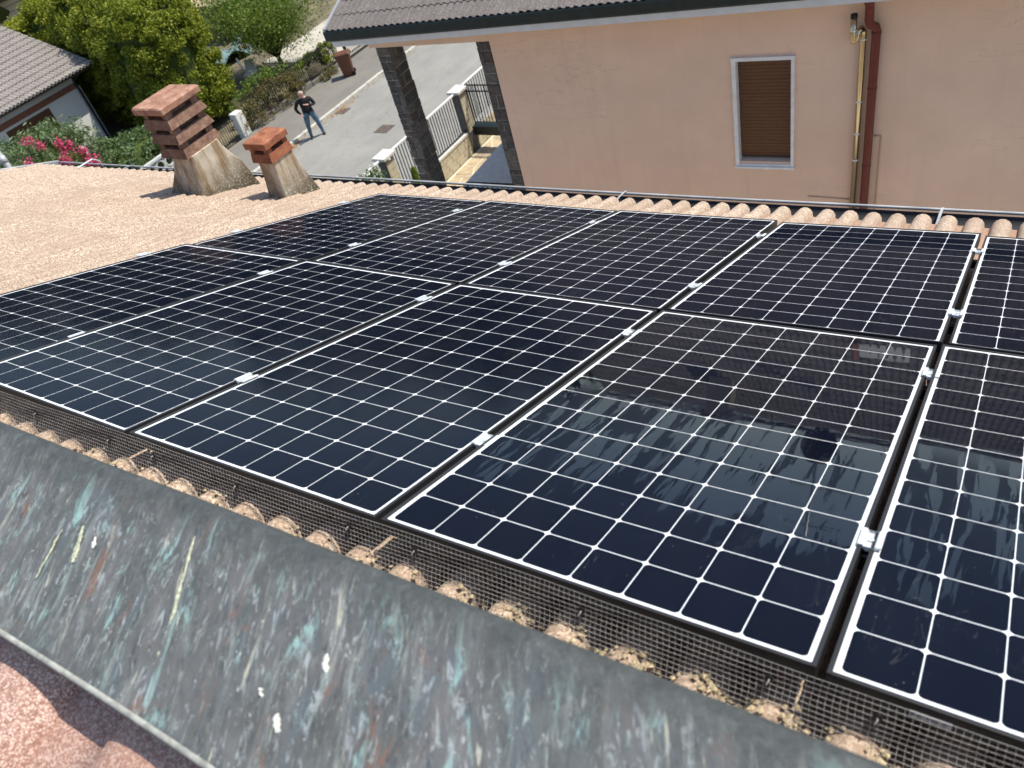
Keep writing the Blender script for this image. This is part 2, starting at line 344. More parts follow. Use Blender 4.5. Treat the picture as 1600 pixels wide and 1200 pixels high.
MAT['leaf_ole'] = mat_leaf('oleander_leaf', [(0.07, 0.12, 0.04), (0.14, 0.205, 0.08), (0.24, 0.31, 0.17)], 0.25)
MAT['leaf_shrub'] = mat_leaf('shrub_leaf', [(0.045, 0.085, 0.025), (0.095, 0.155, 0.05), (0.19, 0.255, 0.12)], 0.25)
MAT['leaf_dry'] = mat_leaf('dry_climber_leaf', [(0.075, 0.085, 0.025), (0.16, 0.125, 0.050), (0.24, 0.15, 0.07)])
MAT['leaf_bright'] = mat_leaf('bright_conifer_leaf', [(0.09, 0.15, 0.01), (0.16, 0.24, 0.015), (0.22, 0.30, 0.03)])
MAT['petal'] = mat_leaf('pink_petal', [(0.50, 0.02, 0.10), (0.66, 0.06, 0.19), (0.74, 0.20, 0.30)], 0.3)
MAT['petal_white'] = mat_leaf('white_petal', [(0.72, 0.72, 0.66), (0.8, 0.8, 0.76), (0.85, 0.85, 0.8)], 0.3)
MAT['core'] = simple('dark_light_block', (0.045, 0.066, 0.010), 0.95, 0.0, 0.4, 5)  # for the solids in the crowns; shade between leaf clumps put into the colour
MAT['wood_far'] = mat_leaf('far_wood_leaf', [(0.03, 0.05, 0.015), (0.05, 0.08, 0.02), (0.08, 0.11, 0.03)], 0.2)

# ------------------------------------------------------------------ mesh helpers
class MB:
    def __init__(s): s.v = []; s.f = []; s.mi = []
    def add(s, vs, fs, mi=0):
        b = len(s.v); s.v += [tuple(v) for v in vs]; s.f += [tuple(i + b for i in f) for f in fs]; s.mi += [mi] * len(fs); return s
    def box(s, x0, x1, y0, y1, z0, z1, mi=0):
        return s.add([(x0, y0, z0), (x1, y0, z0), (x1, y1, z0), (x0, y1, z0), (x0, y0, z1), (x1, y0, z1), (x1, y1, z1), (x0, y1, z1)],
                     [(3, 2, 1, 0), (4, 5, 6, 7), (0, 1, 5, 4), (1, 2, 6, 5), (2, 3, 7, 6), (3, 0, 4, 7)], mi)
    def cbox(s, x0, x1, y0, y1, z0, z1, b=0.01, mi=0):
        # box with its vertical edges and top rim chamfered
        def ring(i, z): return [(x0 + i + b, y0 + i, z), (x1 - i - b, y0 + i, z), (x1 - i, y0 + i + b, z), (x1 - i, y1 - i - b, z), (x1 - i - b, y1 - i, z), (x0 + i + b, y1 - i, z), (x0 + i, y1 - i - b, z), (x0 + i, y0 + i + b, z)]
        return s.loft([ring(0, z0), ring(0, z1 - b), ring(b, z1)], mi=mi)
    def loft(s, rings, cap=True, mi=0, closed=True):
        n = len(rings[0]); vs = [p for r in rings for p in r]; fs = []
        for k in range(len(rings) - 1):
            for i in range(n if closed else n - 1):
                j = (i + 1) % n; fs.append((k * n + i, k * n + j, (k + 1) * n + j, (k + 1) * n + i))
        if cap: fs.append(tuple(reversed(range(n)))); fs.append(tuple(range((len(rings) - 1) * n, len(rings) * n)))
        return s.add(vs, fs, mi)
    def tube(s, pts, r, sides=8, mi=0, cap=True):
        pts = [Vector(p) for p in pts]; rr = r if isinstance(r, (list, tuple)) else [r] * len(pts)
        rings = []; up = None
        for i, p in enumerate(pts):
            d = (pts[min(i + 1, len(pts) - 1)] - pts[max(i - 1, 0)]).normalized()
            if up is None:
                up = Vector((0, 0, 1)) if abs(d.z) < 0.9 else Vector((1, 0, 0))
            a = d.cross(up).normalized(); b = a.cross(d).normalized(); up = b
            rings.append([tuple(p + (a * math.cos(t) + b * math.sin(t)) * rr[i]) for t in [2 * math.pi * k / sides for k in range(sides)]])
        return s.loft(rings, cap, mi)
    def lathe(s, prof, sides=16, c=(0, 0, 0), mi=0):
        rings = [[(c[0] + r * math.cos(2 * math.pi * k / sides), c[1] + r * math.sin(2 * math.pi * k / sides), c[2] + z) for k in range(sides)] for r, z in prof]
        return s.loft(rings, True, mi)
    def mesh(s, name, mats, smooth=False):
        me = bpy.data.meshes.new(name); me.from_pydata(s.v, [], s.f)
        for m in (mats if isinstance(mats, (list, tuple)) else [mats]): me.materials.append(MAT[m] if isinstance(m, str) else m)
        if any(s.mi): me.polygons.foreach_set('material_index', s.mi)
        if smooth: me.polygons.foreach_set('use_smooth', [True] * len(me.polygons))
        me.update(); return me
    def build(s, name, mats, parent=None, smooth=False, mw=None):
        return link(name, s.mesh(name, mats, smooth), parent, mw)
def link(name, data, parent=None, mw=None):
    o = bpy.data.objects.new(name, data); COL.objects.link(o)
    if parent is not None: o.parent = parent
    if mw is not None: o.matrix_world = mw if parent is None else o.matrix_world
    if parent is not None and mw is not None: o.matrix_local = mw
    return o
def smooth_angle(o, ang=35):
    me = o.data; bm = bmesh.new(); bm.from_mesh(me)
    for f in bm.faces: f.smooth = True
    for e in bm.edges:
        if len(e.link_faces) == 2 and e.calc_face_angle(0) > R(ang): e.smooth = False
    bm.to_mesh(me); bm.free(); return o
def tag(o, label, cat, group=None):
    o['label'] = label; o['category'] = cat
    if group: o['group'] = group
    return o
def struct(o): o['kind'] = 'structure'; return o
def stuff(o): o['kind'] = 'stuff'; return o
def thing(name, label, cat, mw=None, group=None):
    o = bpy.data.objects.new(name, None); COL.objects.link(o); o.empty_display_size = 0.2
    if mw is not None: o.matrix_world = mw
    return tag(o, label, cat, group)
T = Matrix.Translation
def RZ(a): return Matrix.Rotation(a, 4, 'Z')

# frame of the panelled roof slope: x along the ridge, y down the slope, z out of it (0 = top of the panels)
ROOF = Matrix(((0.999850, 0.006359, -0.016090, 0), (0.0, 0.929993, 0.367576, 0), (0.017301, -0.367521, 0.929854, 0), (0, 0, 0, 1)))
rnd = random.Random(7)

# ------------------------------------------------------------------ ground, road
GR = -9.3
struct(MB().box(-160, 120, -60, 200, GR - 0.6, GR - 0.12).build('ground', 'soil'))
def sheet(name, x0, x1, y0, y1, z, mat, nx=2, ny=2, th=0.1):
    mb = MB(); mb.box(x0, x1, y0, y1, z - th, z); return struct(mb.build(name, mat))
sheet('road', -21.30, -13.72, -30, 120, GR, 'asphalt')
sheet('pavement', -24.05, -21.46, -30, 120, GR + 0.12, 'sidewalk', th=0.3)
sheet('garden_ground', -60, -24.36, -20, 90, GR + 0.05, 'soil')
sheet('driveway', -29.5, -24.40, 24.2, 29.5, GR + 0.09, 'drive')
sheet('dry_grass_ground', -58, -36, 27, 60, GR + 0.10, 'drygrass')
struct(MB().box(-13.44, 14, 4.5, 60, GR - 0.3, GR - 0.065).build('yard', 'grout'))
kb = thing('kerb', '', 'kerb'); del kb['label']; del kb['category']; struct(kb)
kmesh = MB().cbox(-21.455, -21.305, 0, 0.99, GR - 0.1, GR + 0.125, 0.012).mesh('kerb_stone', 'kerb')
for i in range(40):
    o = link('kerb_stone', kmesh, kb); o.location = (0, 2 + i, rnd.uniform(-0.004, 0.004))

# ------------------------------------------------------------------ own roof: deck and tiles
WP = 0.151; CR = 0.114; HH = 0.064; TL = 0.43; EXP = 0.35; TT = 0.021
U_L, U_R = -10.34, 3.1
roof = struct(MB().box(U_L + 0.04, U_R, -0.40, 4.60, -0.36, -0.232).build('roof', 'deck', mw=ROOF))
def tile_profile(p, cw, hh, nc=7, waves=2):
    pts = []
    for k in range(waves):
        for i in range(nc + 1):
            a = i / nc; pts.append((k * p + (0.5 - 0.5 * math.cos(math.pi * a)) * cw, hh * math.sin(math.pi * a) ** 0.85))
        pts.append((k * p + cw + (p - cw) * 0.5, -0.001))
    pts.append((waves * p + 0.004, 0.0)); return pts
def tile_mesh(name, mat, p, cw, hh, ln, tt, nc=7, waves=2):
    pr = tile_profile(p, cw, hh, nc, waves); n = len(pr)
    vs = []; fs = []
    # rows: upper end (y=0), lower end top, lower end bottom; tile lies falling by tt less than the slope
    for y, dz in ((0, -tt * 1.05), (ln - 0.004, 0), (ln, -0.004), (ln - 0.002, -tt), (ln - 0.12, -tt - 0.003)):
        vs += [(x, y, z + dz) for x, z in pr]
    for r in range(4):
        for i in range(n - 1): fs.append((r * n + i, r * n + i + 1, (r + 1) * n + i + 1, (r + 1) * n + i))
    fs = [tuple(reversed(f)) for f in fs]
    me = bpy.data.meshes.new(name); me.from_pydata(vs, [], fs); me.materials.append(MAT[mat])
    sm = [k < (n - 1) for k in range(len(fs))]
    me.polygons.foreach_set('use_smooth', sm); me.update(); return me
tmesh = tile_mesh('tile', 'tile', WP, CR, HH, TL, TT)
Z0 = -0.171
u_first = 0.075 - CR / 2 - 34 * 2 * WP
spots = []
for c in range(60):
    u = u_first + c * 2 * WP
    if u < U_L - 0.05 or u > U_R - 0.2: continue
    for r in range(14):
        v_end = 4.63 - r * EXP
        spots.append((u, v_end - TL, r))
camp = ROOF.inverted() @ Vector(CAM_LOC)
def score(s):
    u, v, r = s
    covered = (-3.15 < u + 0.15 < 2.2) and (-0.05 < v + 0.2 < 3.62)
    d = (Vector((u, v + 0.2, -0.15)) - camp).length
    out = u + v * 0.2 > 2.2 and not r < 2
    return (1000 if covered or out else 0) + d
spots.sort(key=score)
def jit(i, a): return random.Random(i).uniform(-a, a)
rest = MB()
tv = [tuple(v.co) for v in tmesh.vertices]; tf = [tuple(p.vertices) for p in tmesh.polygons]
for i, (u, v, r) in enumerate(spots):
    zz = Z0 + jit(i, 0.0025)
    if i < 300:
        o = link('tile', tmesh, roof); o.location = (u, v + jit(i + 5000, 0.006), zz); o.rotation_euler = (jit(i + 900, 0.004), 0, jit(i + 77, 0.004))
    else:
        rest.add([(x + u, y + v, z + zz) for x, y, z in tv], tf)
stuff(rest.build('tile_field', 'tile_f', roof, smooth=True))
# walls of the own house below the eaves
struct(MB().box(-9.9, 2.8, -7.0, 4.05, GR - 0.3, -2.15).build('wall_below_roof', 'beige_plaster'))

# ------------------------------------------------------------------ ridge flashing and the roof slope behind it
def flashing():
    # cross section (y, z in roof frame): hem, near face, rounded bend, far wing
    near = [(-0.722, 0.030), (-0.729, 0.034), (-0.730, 0.046), (-0.724, 0.055), (-0.716, 0.0575)]
    a, b = Vector((-0.716, 0.0575)), Vector((-0.398, 0.2535))
    for k in (0.15, 0.3, 0.45, 0.6, 0.75, 0.88): near.append(tuple(a.lerp(b, k)))
    c = Vector((-0.13, -0.085))
    p0, p1 = b.lerp(a, 0.09), b.lerp(c, 0.06)
    for k in range(1, 8):
        t = k / 8; near.append(tuple(p0 * (1 - t) ** 2 + b * 2 * t * (1 - t) + p1 * t * t))
    near += [tuple(p1), tuple(b.lerp(c, 0.5)), tuple(c)]
    us = list(np.arange(U_L, U_R + 0.01, 0.12)); r = random.Random(3)
    rings = []
    for u in us:
        w1 = 0.0022 * math.sin(u * 3.1) + 0.0015 * math.sin(u * 7.7 + 1); w2 = 0.0015 * math.sin(u * 5.3 + 2)
        rings.append([(u, y + w2, z + w1 * (1 if i < 12 else 0.3)) for i, (y, z) in enumerate(near)])
    n = len(near); vs = [p for q in rings for p in q]; fs = []
    for k in range(len(rings) - 1):
        for i in range(n - 1): fs.append((k * n + i, k * n + i + 1, (k + 1) * n + i + 1, (k + 1) * n + i))
    mb = MB(); mb.add(vs, [tuple(reversed(f)) for f in fs])
    o = mb.build('ridge_flashing', 'flashing', mw=ROOF, smooth=True)
    md = o.modifiers.new('thickness', 'SOLIDIFY'); md.thickness = 0.0016; md.offset = -1
    return tag(o, 'weathered grey metal ridge flashing with turquoise stains, across the foreground', 'flashing')
fl = flashing()
mb = MB(); mb.tube([(u, -0.7275 + 0.0015 * math.sin(u * 5.3 + 2), 0.049 + 0.0022 * math.sin(u * 3.1) + 0.0015 * math.sin(u * 7.7 + 1)) for u in np.arange(U_L, U_R, 0.08)], 0.0062, 8); mb.build('hem', 'hem', fl, True)
fa, fb = Vector((0, -0.716, 0.0575)), Vector((0, -0.403, 0.250))
fdir = (fb - fa).normalized(); fnor = Vector((0, -fdir.z, fdir.y))
if fnor.z < 0: fnor = -fnor
def on_face(u, k, h=0.0): p = fa.lerp(fb, k); return Vector((u, p.y, p.z)) + fnor * h
def blob(pts, h, mat, seed):
    # flattened lump following a line of (u, k, half width), ragged in outline
    r = random.Random(seed); mb = MB(); rings = []; fine = []
    for a, b in zip(pts[:-1], pts[1:]):
        n = 5 if len(pts) > 4 else 3
        for q in range(n): fine.append(tuple(a[i] + (b[i] - a[i]) * q / n for i in range(3)))
    fine.append(pts[-1]); off = 0
    for i, (u, k, wd) in enumerate(fine):
        wd *= r.uniform(0.55, 1.35); off = off * 0.6 + r.gauss(0, 0.0009); hh = h * r.uniform(0.3, 1.2)
        end = 0.25 if i in (0, len(fine) - 1) else 1
        rings.append([tuple(on_face(u + off + wd * end * math.cos(2 * math.pi * t / 8), k, 0.0005 + max(0, math.sin(2 * math.pi * t / 8)) * hh * end)) for t in range(8)])
    mb.loft(rings); return mb.build('dropping', mat, fl, smooth=True)
blob([(-0.046, 0.82, 0.002), (-0.03, 0.72, 0.004), (-0.014, 0.644, 0.004), (0.0, 0.56, 0.004), (0.0286, 0.43, 0.0065), (0.042, 0.32, 0.0045), (0.051, 0.248, 0.006), (0.062, 0.16, 0.0035), (0.0692, 0.088, 0.0055), (0.0792, 0.008, 0.006)], 0.0005, 'lichen_run', 1)
blob([(-0.353, 0.625, 0.003), (-0.340, 0.57, 0.006), (-0.3293, 0.525, 0.0075), (-0.316, 0.46, 0.009), (-0.3055, 0.422, 0.004)], 0.0006, 'lichen_run', 2)
blob([(-0.295, 0.60, 0.003), (-0.287, 0.565, 0.007), (-0.2795, 0.535, 0.003)], 0.0025, 'dropping', 3)
blob([(0.380, 0.58, 0.003), (0.386, 0.55, 0.0075), (0.392, 0.52, 0.008), (0.396, 0.50, 0.003)], 0.005, 'dropping', 4)
blob([(0.302, 0.33, 0.003), (0.306, 0.308, 0.006), (0.310, 0.293, 0.003)], 0.010, 'dropping', 5)
blob([(0.356, 0.275, 0.004), (0.361, 0.25, 0.010), (0.367, 0.222, 0.009), (0.371, 0.20, 0.004)], 0.008, 'dropping', 6)
blob([(-0.405, 0.56, 0.002), (-0.398, 0.49, 0.004), (-0.3895, 0.431, 0.0035), (-0.38, 0.33, 0.0025), (-0.372, 0.262, 0.002)], 0.0005, 'lichen_run', 7)
blob([(0.135, 0.30, 0.002), (0.150, 0.265, 0.005), (0.1625, 0.233, 0.004), (0.17, 0.20, 0.002)], 0.0012, 'dropping', 8)
b = blob([(0.581, 0.655, 0.004), (0.587, 0.63, 0.006), (0.594, 0.61, 0.004)], 0.0006, 'shirt', 9); b.name = 'puncture_mark'

# slope behind the ridge with its larger tiles
NA = math.atan2(0.250 - 0.0575, -0.403 + 0.716)              # fall of the near face in the roof frame
near_frame = ROOF @ T((0, -0.43, 0.150)) @ Matrix.Rotation(math.pi, 4, 'Z') @ Matrix.Rotation(-NA, 4, 'X')
nroof = struct(MB().box(-3.2, 10.3, 0.02, 3.0, -0.30, -0.085).build('roof_slope_behind', 'deck', mw=near_frame))
nt_mesh = tile_mesh('tile', 'tile_pink', 0.43, 0.265, 0.062, 0.62, 0.022, 10, 1)
for c in range(-7, 24):
    for r in range(4):
        o = link('tile', nt_mesh, nroof); o.location = (-0.205 + c * 0.43, 0.10 + r * 0.52 - 0.1, -0.062 + jit(c * 7 + r, 0.003))

# ------------------------------------------------------------------ solar panels
PW, PL = 1.046, 1.812
POSE = {'F0': (-3.2196, -0.0001, 0.0050, -0.0049, 0.0099), 'F1': (-2.1396, 0, 0.0019, -0.0168, -0.0022), 'F2': (-1.0711, 0.0046, -0.0067, 0.0008, -0.0040),
        'F3': (0.0017, -0.0008, 0.0024, 0.0057, -0.0044), 'F4': (1.0658, 0.0005, 0.0029, -0.0057, 0.0065), 'B0': (-3.2249, 1.8549, -0.0011, -0.0028, 0.0045),
        'B1': (-2.1343, 1.8480, -0.0034, -0.0120, 0.0081), 'B2': (-1.0640, 1.8421, -0.0048, 0.0033, 0.0151), 'B3': (0.0142, 1.8310, 0.0036, 0.0123, -0.0001), 'B4': (1.0818, 1.8414, 0.0002, -0.0005, -0.0105)}
LAB = {'F0': 'solar panel at the far left of the near row, beside the bare tiles',
       'F1': 'solar panel second from left in the near row, dry, reflecting blue sky',
       'F2': 'middle solar panel of the near row, dry and blue with thin drip lines',
       'F3': 'large wet solar panel of the near row reflecting a dish and mast',
       'F4': 'near row solar panel cut by the right photo edge, sticker on its frame',
       'B0': 'solar panel of the far row nearest the chimneys',
       'B1': 'solar panel second from left in the far row',
       'B2': 'middle solar panel of the far row, along the gutter side',
       'B3': 'solar panel second from right in the far row, below the shuttered window',
       'B4': 'solar panel of the far row cut off by the right photo edge'}
GL = {'F0': 'dry', 'F1': 'dry', 'F2': 'dry', 'F3': 'wet', 'F4': 'wet', 'B0': 'dry', 'B1': 'dry', 'B2': 'dry', 'B3': 'semi', 'B4': 'semi'}
lip = 0.009
def frame_mesh():
    mb = MB(); h = 0.040; c = 0.0008
    def bar(x0, x1, y0, y1, ax):
        # top edge softened; the two bar directions differ by a hair in height so that corners do not share a plane
        if ax == 'y':
            pr = [(x0, -h), (x1, -h), (x1, -c), (x1 - c, 0), (x0 + c, 0), (x0, -c)]
            mb.loft([[(x, y, z) for x, z in pr] for y in (y0, y1)])
        else:
            pr = [(y0, -h), (y0, -c), (y0 + c, -0.0004), (y1 - c, -0.0004), (y1, -c), (y1, -h)]
            mb.loft([[(x, y, z) for y, z in pr] for x in (x0, x1)])
    bar(0, lip, 0, PL, 'y'); bar(PW - lip, PW, 0, PL, 'y')
    bar(lip + 0.0002, PW - lip - 0.0002, 0, lip, 'x'); bar(lip + 0.0002, PW - lip - 0.0002, PL - lip, PL, 'x')
    for x0 in (lip, PW - lip - 0.022): mb.box(x0 + 0.0003, x0 + 0.0217, lip + 0.001, PL - lip - 0.001, -0.0398, -0.037)
    return mb.mesh('frame', 'frame')
fmesh = frame_mesh()
bmesh_ = MB().box(lip + 0.0003, PW - lip - 0.0003, lip + 0.0003, PL - lip - 0.0003, -0.0085, -0.0048).mesh('backsheet', 'backsheet')
NX, NY, MX, MY, GX, GY = 8, 14, 0.0195, 0.0205, 0.0023, 0.0025
cpx, cpy = (PW - 2 * MX) / NX, (PL - 2 * MY) / NY
def cell_mesh():
    hx, hy = (cpx - GX) / 2, (cpy - GY) / 2; ch = 0.0090; m2 = ch * 0.36
    pr = []
    for sx, sy in ((1, 1), (-1, 1), (-1, -1), (1, -1)):
        c = [(hx, hy - ch), (hx - m2, hy - m2), (hx - ch, hy)]
        if sx * sy < 0: c.reverse()
        pr += [(x * sx, y * sy) for x, y in c]
    mb = MB(); mb.loft([[(x, y, z) for x, y in pr] for z in (-0.0054, -0.00465)]); return mb.mesh('cell', 'cell')
cmesh = cell_mesh()
gmesh = {k: MB().add([(lip, lip, -0.0022), (PW - lip, lip, -0.0022), (PW - lip, PL - lip, -0.0022), (lip, PL - lip, -0.0022)], [(0, 1, 2, 3)]).mesh('glass', 'glass_' + k) for k in ('dry', 'semi', 'wet')}
def clamp_mesh():
    mb = MB(); L2 = 0.036; g = 0.014
    pr = [(-g - 0.0115, 0.0012), (-g - 0.0115, 0.0045), (-g - 0.010, 0.0055), (-g - 0.006, 0.0050), (-g + 0.001, 0.0050), (-g + 0.004, -0.006), (g - 0.004, -0.006), (g - 0.001, 0.0050), (g + 0.006, 0.0050), (g + 0.010, 0.0055), (g + 0.0115, 0.0045), (g + 0.0115, 0.0012),
          (g - 0.003, 0.0012), (g - 0.006, -0.010), (-g + 0.006, -0.010), (-g + 0.003, 0.0012)]
    mb.loft([[(x, y, z) for x, z in pr] for y in (-L2, L2)])
    return mb.mesh('clamp', 'galv')
clmesh = clamp_mesh()
blmesh = MB().lathe([(0.0062, -0.006), (0.0062, 0.0005), (0.0035, 0.0008), (0.0033, -0.003)], 10).mesh('bolt', 'galv')
panels = {}
for key, (u0, v0, z0, zu, zv) in POSE.items():
    ex = Vector((1, 0, zu / PW)).normalized(); ey = Vector((0, 1, zv / PL)); ey = (ey - ex * ey.dot(ex)).normalized(); ez = ex.cross(ey)
    zc = z0 - zu / 2 - zv / 2
    L_ = Matrix((( ex.x, ey.x, ez.x, u0), (ex.y, ey.y, ez.y, v0), (ex.z, ey.z, ez.z, zc), (0, 0, 0, 1)))
    p = thing('solar_panel', LAB[key], 'solar panel', ROOF @ L_, 'solar panels on the tiled roof'); panels[key] = p
    link('frame', fmesh, p); link('backsheet', bmesh_, p); link('glass', gmesh[GL[key]], p)
    for j in range(NY):
        for i in range(NX):
            o = link('cell', cmesh, p); o.location = (MX + cpx * (i + 0.5), MY + cpy * (j + 0.5), 0)
    # clamps on the right-hand long side (left-hand side too for the outermost column)
    i = int(key[1]); row = key[0]
    xs = [PW + 0.0145] + ([-0.0145] if i == 0 else [])
    for x in xs:
        for y in (((0.478, 1.518) if row == 'F' else (0.375, 1.425))):
            o = link('clamp', clmesh, p); o.location = (x, y + rnd.uniform(-0.02, 0.02), 0); o.rotation_euler = (0, 0, rnd.uniform(-0.02, 0.02))
            link('bolt', blmesh, o)
# sticker on the near rail of the right-hand panel
st = MB().box(0.140, 0.205, -0.0009, -0.0002, -0.030, -0.018).build('sticker', 'soffit', panels['F4'])
for k, (a, b_) in enumerate(((0.1425, 0.149), (0.1515, 0.163), (0.166, 0.170), (0.172, 0.188), (0.190, 0.201))):
    MB().box(a, b_, -0.0013, -0.00095, -0.0265 if k else -0.0275, -0.0225 if k else -0.0205).build('print', 'postdark', st)
# mounting rails under the panels
RL = ['mounting rail nearest the ridge, dark below the panel seams', 'second mounting rail from the ridge, dark below the panel seams',
      'third mounting rail from the ridge, dark below the panel seams', 'mounting rail nearest the gutter, dark below the panel seams']
for k, v in enumerate((0.478, 1.518, 2.215, 3.262)):
    mb = MB(); pr = [(-0.02, -0.082), (0.02, -0.082), (0.02, -0.046), (0.007, -0.046), (0.007, -0.056), (-0.007, -0.056), (-0.007, -0.046), (-0.02, -0.046)]
    mb.loft([[(u, v + y, z) for y, z in pr] for u in (-3.28, 2.3)])
    tag(mb.build('mounting_rail', 'frame', mw=ROOF), RL[k], 'rail', 'rails under the solar panels')

# ------------------------------------------------------------------ wire mesh, clips, rods, crumbs along the near edge
def tile_z(u):
    a = ((u - u_first) % WP)
    return Z0 + (HH * max(0.0, 1 - (2 * a / CR - 1) ** 2) ** 0.43 if a < CR else 0)
def mesh_path(u, nrow=13):
    # (y, z) points every half inch from the frame's lower edge to the tiles
    sag = 0.010 * math.sin(u * 2.3 + 1) + 0.006 * math.sin(u * 5.9)
    flare = 0.006 + 0.030 * max(0, min(1, (-u - 0.3) / 1.5)) + sag * 0.35
    pts = []; y, z = -0.0025, -0.013 + 0.003 * math.sin(u * 4.1); tz = tile_z(u) + 0.003
    for k in range(nrow):
        pts.append((y, z))
        t = k / (nrow - 1)
        a = 0.05 + 0.9 * max(0, t - 0.35) * flare / 0.03
        dy, dz = -math.sin(min(a, 1.25)), -math.cos(min(a, 1.25))
        y += dy * 0.0127; z += dz * 0.0127
        if z < tz - 0.012: z = tz - 0.012
    return pts
def wire_mesh():
    mb = MB(); r0 = 0.00043
    us = np.arange(-3.22, 2.16, 0.0127); rows = 13
    grid = [[Vector((u + 0.0012 * math.sin(u * 31 + k * 0.7), p[0] + 0.001 * math.sin(u * 17 + k), p[1])) for k, p in enumerate(mesh_path(u, rows))] for u in us]
    def strand(pts, off):
        vs = []; fs = []
        for i, p in enumerate(pts):
            d = (pts[min(i + 1, len(pts) - 1)] - pts[max(i - 1, 0)])
            if d.length < 1e-7: d = Vector((0, 0, 1))
            d.normalize(); a = d.cross(Vector((0.3, 0.8, 0.5))).normalized(); b = a.cross(d)
            for t in range(3):
                an = 2 * math.pi * t / 3; vs.append(tuple(p + (a * math.cos(an) + b * math.sin(an)) * r0 + off))
        for i in range(len(pts) - 1):
            for t in range(3): fs.append((i * 3 + t, i * 3 + (t + 1) % 3, (i + 1) * 3 + (t + 1) % 3, (i + 1) * 3 + t))
        mb.add(vs, fs)
    for g in grid: strand(g, Vector((0, 0, 0)))
    for k in range(rows): strand([g[k] for g in grid], Vector((0, -0.0006, 0.0003)))
    return mb.build('wire_mesh', 'wire', mw=ROOF, smooth=True)
wm = tag(wire_mesh(), 'galvanised wire bird mesh closing the gap below the near panel edge', 'wire mesh')
cm = MB().lathe([(0.004, -0.002), (0.0085, -0.001), (0.0085, 0.0015), (0.004, 0.003)], 12).mesh('clip', 'black')
hm = MB().tube([(0, 0, 0.003), (0.001, 0.0, 0.008), (-0.002, -0.006, 0.010), (-0.003, -0.011, 0.009)], 0.0011, 5).mesh('hook', 'galv')
for u in (-2.3, -1.95, -1.63, -1.18, -0.94, -0.55, -0.11, 0.11, 0.57, 0.97, 1.16, 1.6):
    o = link('clip', cm, wm); o.location = (u, -0.007, -0.052); o.rotation_euler = (R(88), 0, 0); link('hook', hm, o)
cr = MB(); r = random.Random(11)
def lump(mb, c, s, r):
    base = [(1, 0, 0), (-1, 0, 0), (0, 1, 0), (0, -1, 0), (0, 0, 1), (0, 0, -1)]
    k = [s * r.uniform(0.6, 1.3) for _ in base]; an = r.uniform(0, 6.3); ca, sa = math.cos(an), math.sin(an)
    vs = [(c[0] + (x * ca - y * sa) * q, c[1] + (x * sa + y * ca) * q, c[2] + z * q * 0.8) for (x, y, z), q in zip(base, k)]
    mb.add(vs, [(0, 2, 4), (2, 1, 4), (1, 3, 4), (3, 0, 4), (2, 0, 5), (1, 2, 5), (3, 1, 5), (0, 3, 5)])
for k in range(-14, 12):
    uc = 0.075 + WP * (k + 0.5)
    dens = 120 if 0.25 < uc < 1.6 else (55 if uc > -0.3 else 16)
    dens = int(dens * r.uniform(0.5, 1.2))
    for _ in range(dens):
        u = uc + r.gauss(-0.012, 0.024); v = r.uniform(-0.10, 0.008)
        z = tile_z(u) + r.uniform(0, 0.030) * (1 - min(1, abs(u - uc + 0.012) / 0.055)) + 0.002
        lump(cr, (u, v, z), r.choice((0.0035, 0.005, 0.0065, 0.0085)), r)
for _ in range(25):
    lump(cr, (0.400 + r.gauss(0, 0.016), r.uniform(-0.06, 0.01), tile_z(0.40) + r.uniform(-0.004, 0.004)), r.choice((0.003, 0.005)), r)
stuff(cr.build('crumbs', 'crumb', mw=ROOF))

# ------------------------------------------------------------------ gutter, rake trim, cable, pole
g = thing('gutter', 'weathered grey metal gutter along the roof eaves below the tiles', 'gutter', ROOF)
mb = MB(); pr = []
for k in range(13):
    a = math.pi + math.pi * k / 12; pr.append((4.885 + 0.078 * math.cos(a), -0.185 + 0.085 * math.sin(a)))
pr = [(4.60, -0.262), (4.70, -0.258), (4.72, -0.25)] + pr[3:]
vs = []; fs = []; n = len(pr); us = np.arange(U_L - 0.05, U_R + 0.02, 0.4)
for u in us: vs += [(u, y - 0.018 + 0.004 * math.sin(u * 1.3), z + 0.024 + 0.004 * math.sin(u * 0.9)) for y, z in pr]
for k in range(len(us) - 1):
    for i in range(n - 1): fs.append((k * n + i, k * n + i + 1, (k + 1) * n + i + 1, (k + 1) * n + i))
mb.add(vs, fs); o = mb.build('trough', 'gutter_shade', g, smooth=True); md = o.modifiers.new('t', 'SOLIDIFY'); md.thickness = 0.0015
mb = MB(); mb.tube([(u, 4.950 + 0.004 * math.sin(u * 1.3), -0.139 + 0.004 * math.sin(u * 0.9)) for u in us], 0.0115, 8); mb.build('lip', 'gutter', g, smooth=True)
for u in (-8.6, -1.62, 0.76, 2.5):
    mb = MB(); q = [(4.62, -0.205), (4.72, -0.18), (4.82, -0.148), (4.90, -0.130), (4.955, -0.124), (4.966, -0.134)]
    mb.loft([[(u + dx, y, z + dz) for dx, dz in ((-0.009, 0), (0.009, 0), (0.009, 0.003), (-0.009, 0.003))] for y, z in q]); mb.build('bracket', 'gutter', g)
mb = MB(); pr = [(-0.03, -0.20), (0.05, -0.20), (0.05, -0.125), (0.045, -0.118), (-0.01, -0.118), (-0.03, -0.13)]
mb.loft([[(U_L - 0.06 + x, y, z) for x, z in pr] for y in (-0.3, 4.95)])
tag(mb.build('rake_trim', 'gutter', mw=ROOF), 'grey metal trim along the left edge of the tiled roof', 'trim')
mb = MB(); mb.tube([(-9.0, 4.44, -0.105), (-9.05, 4.52, -0.09), (-9.12, 4.66, -0.06), (-9.25, 4.80, -0.05), (-9.32, 4.93, -0.09), (-9.33, 5.0, -0.25), (-9.33, 5.05, -0.9)], 0.010, 8)
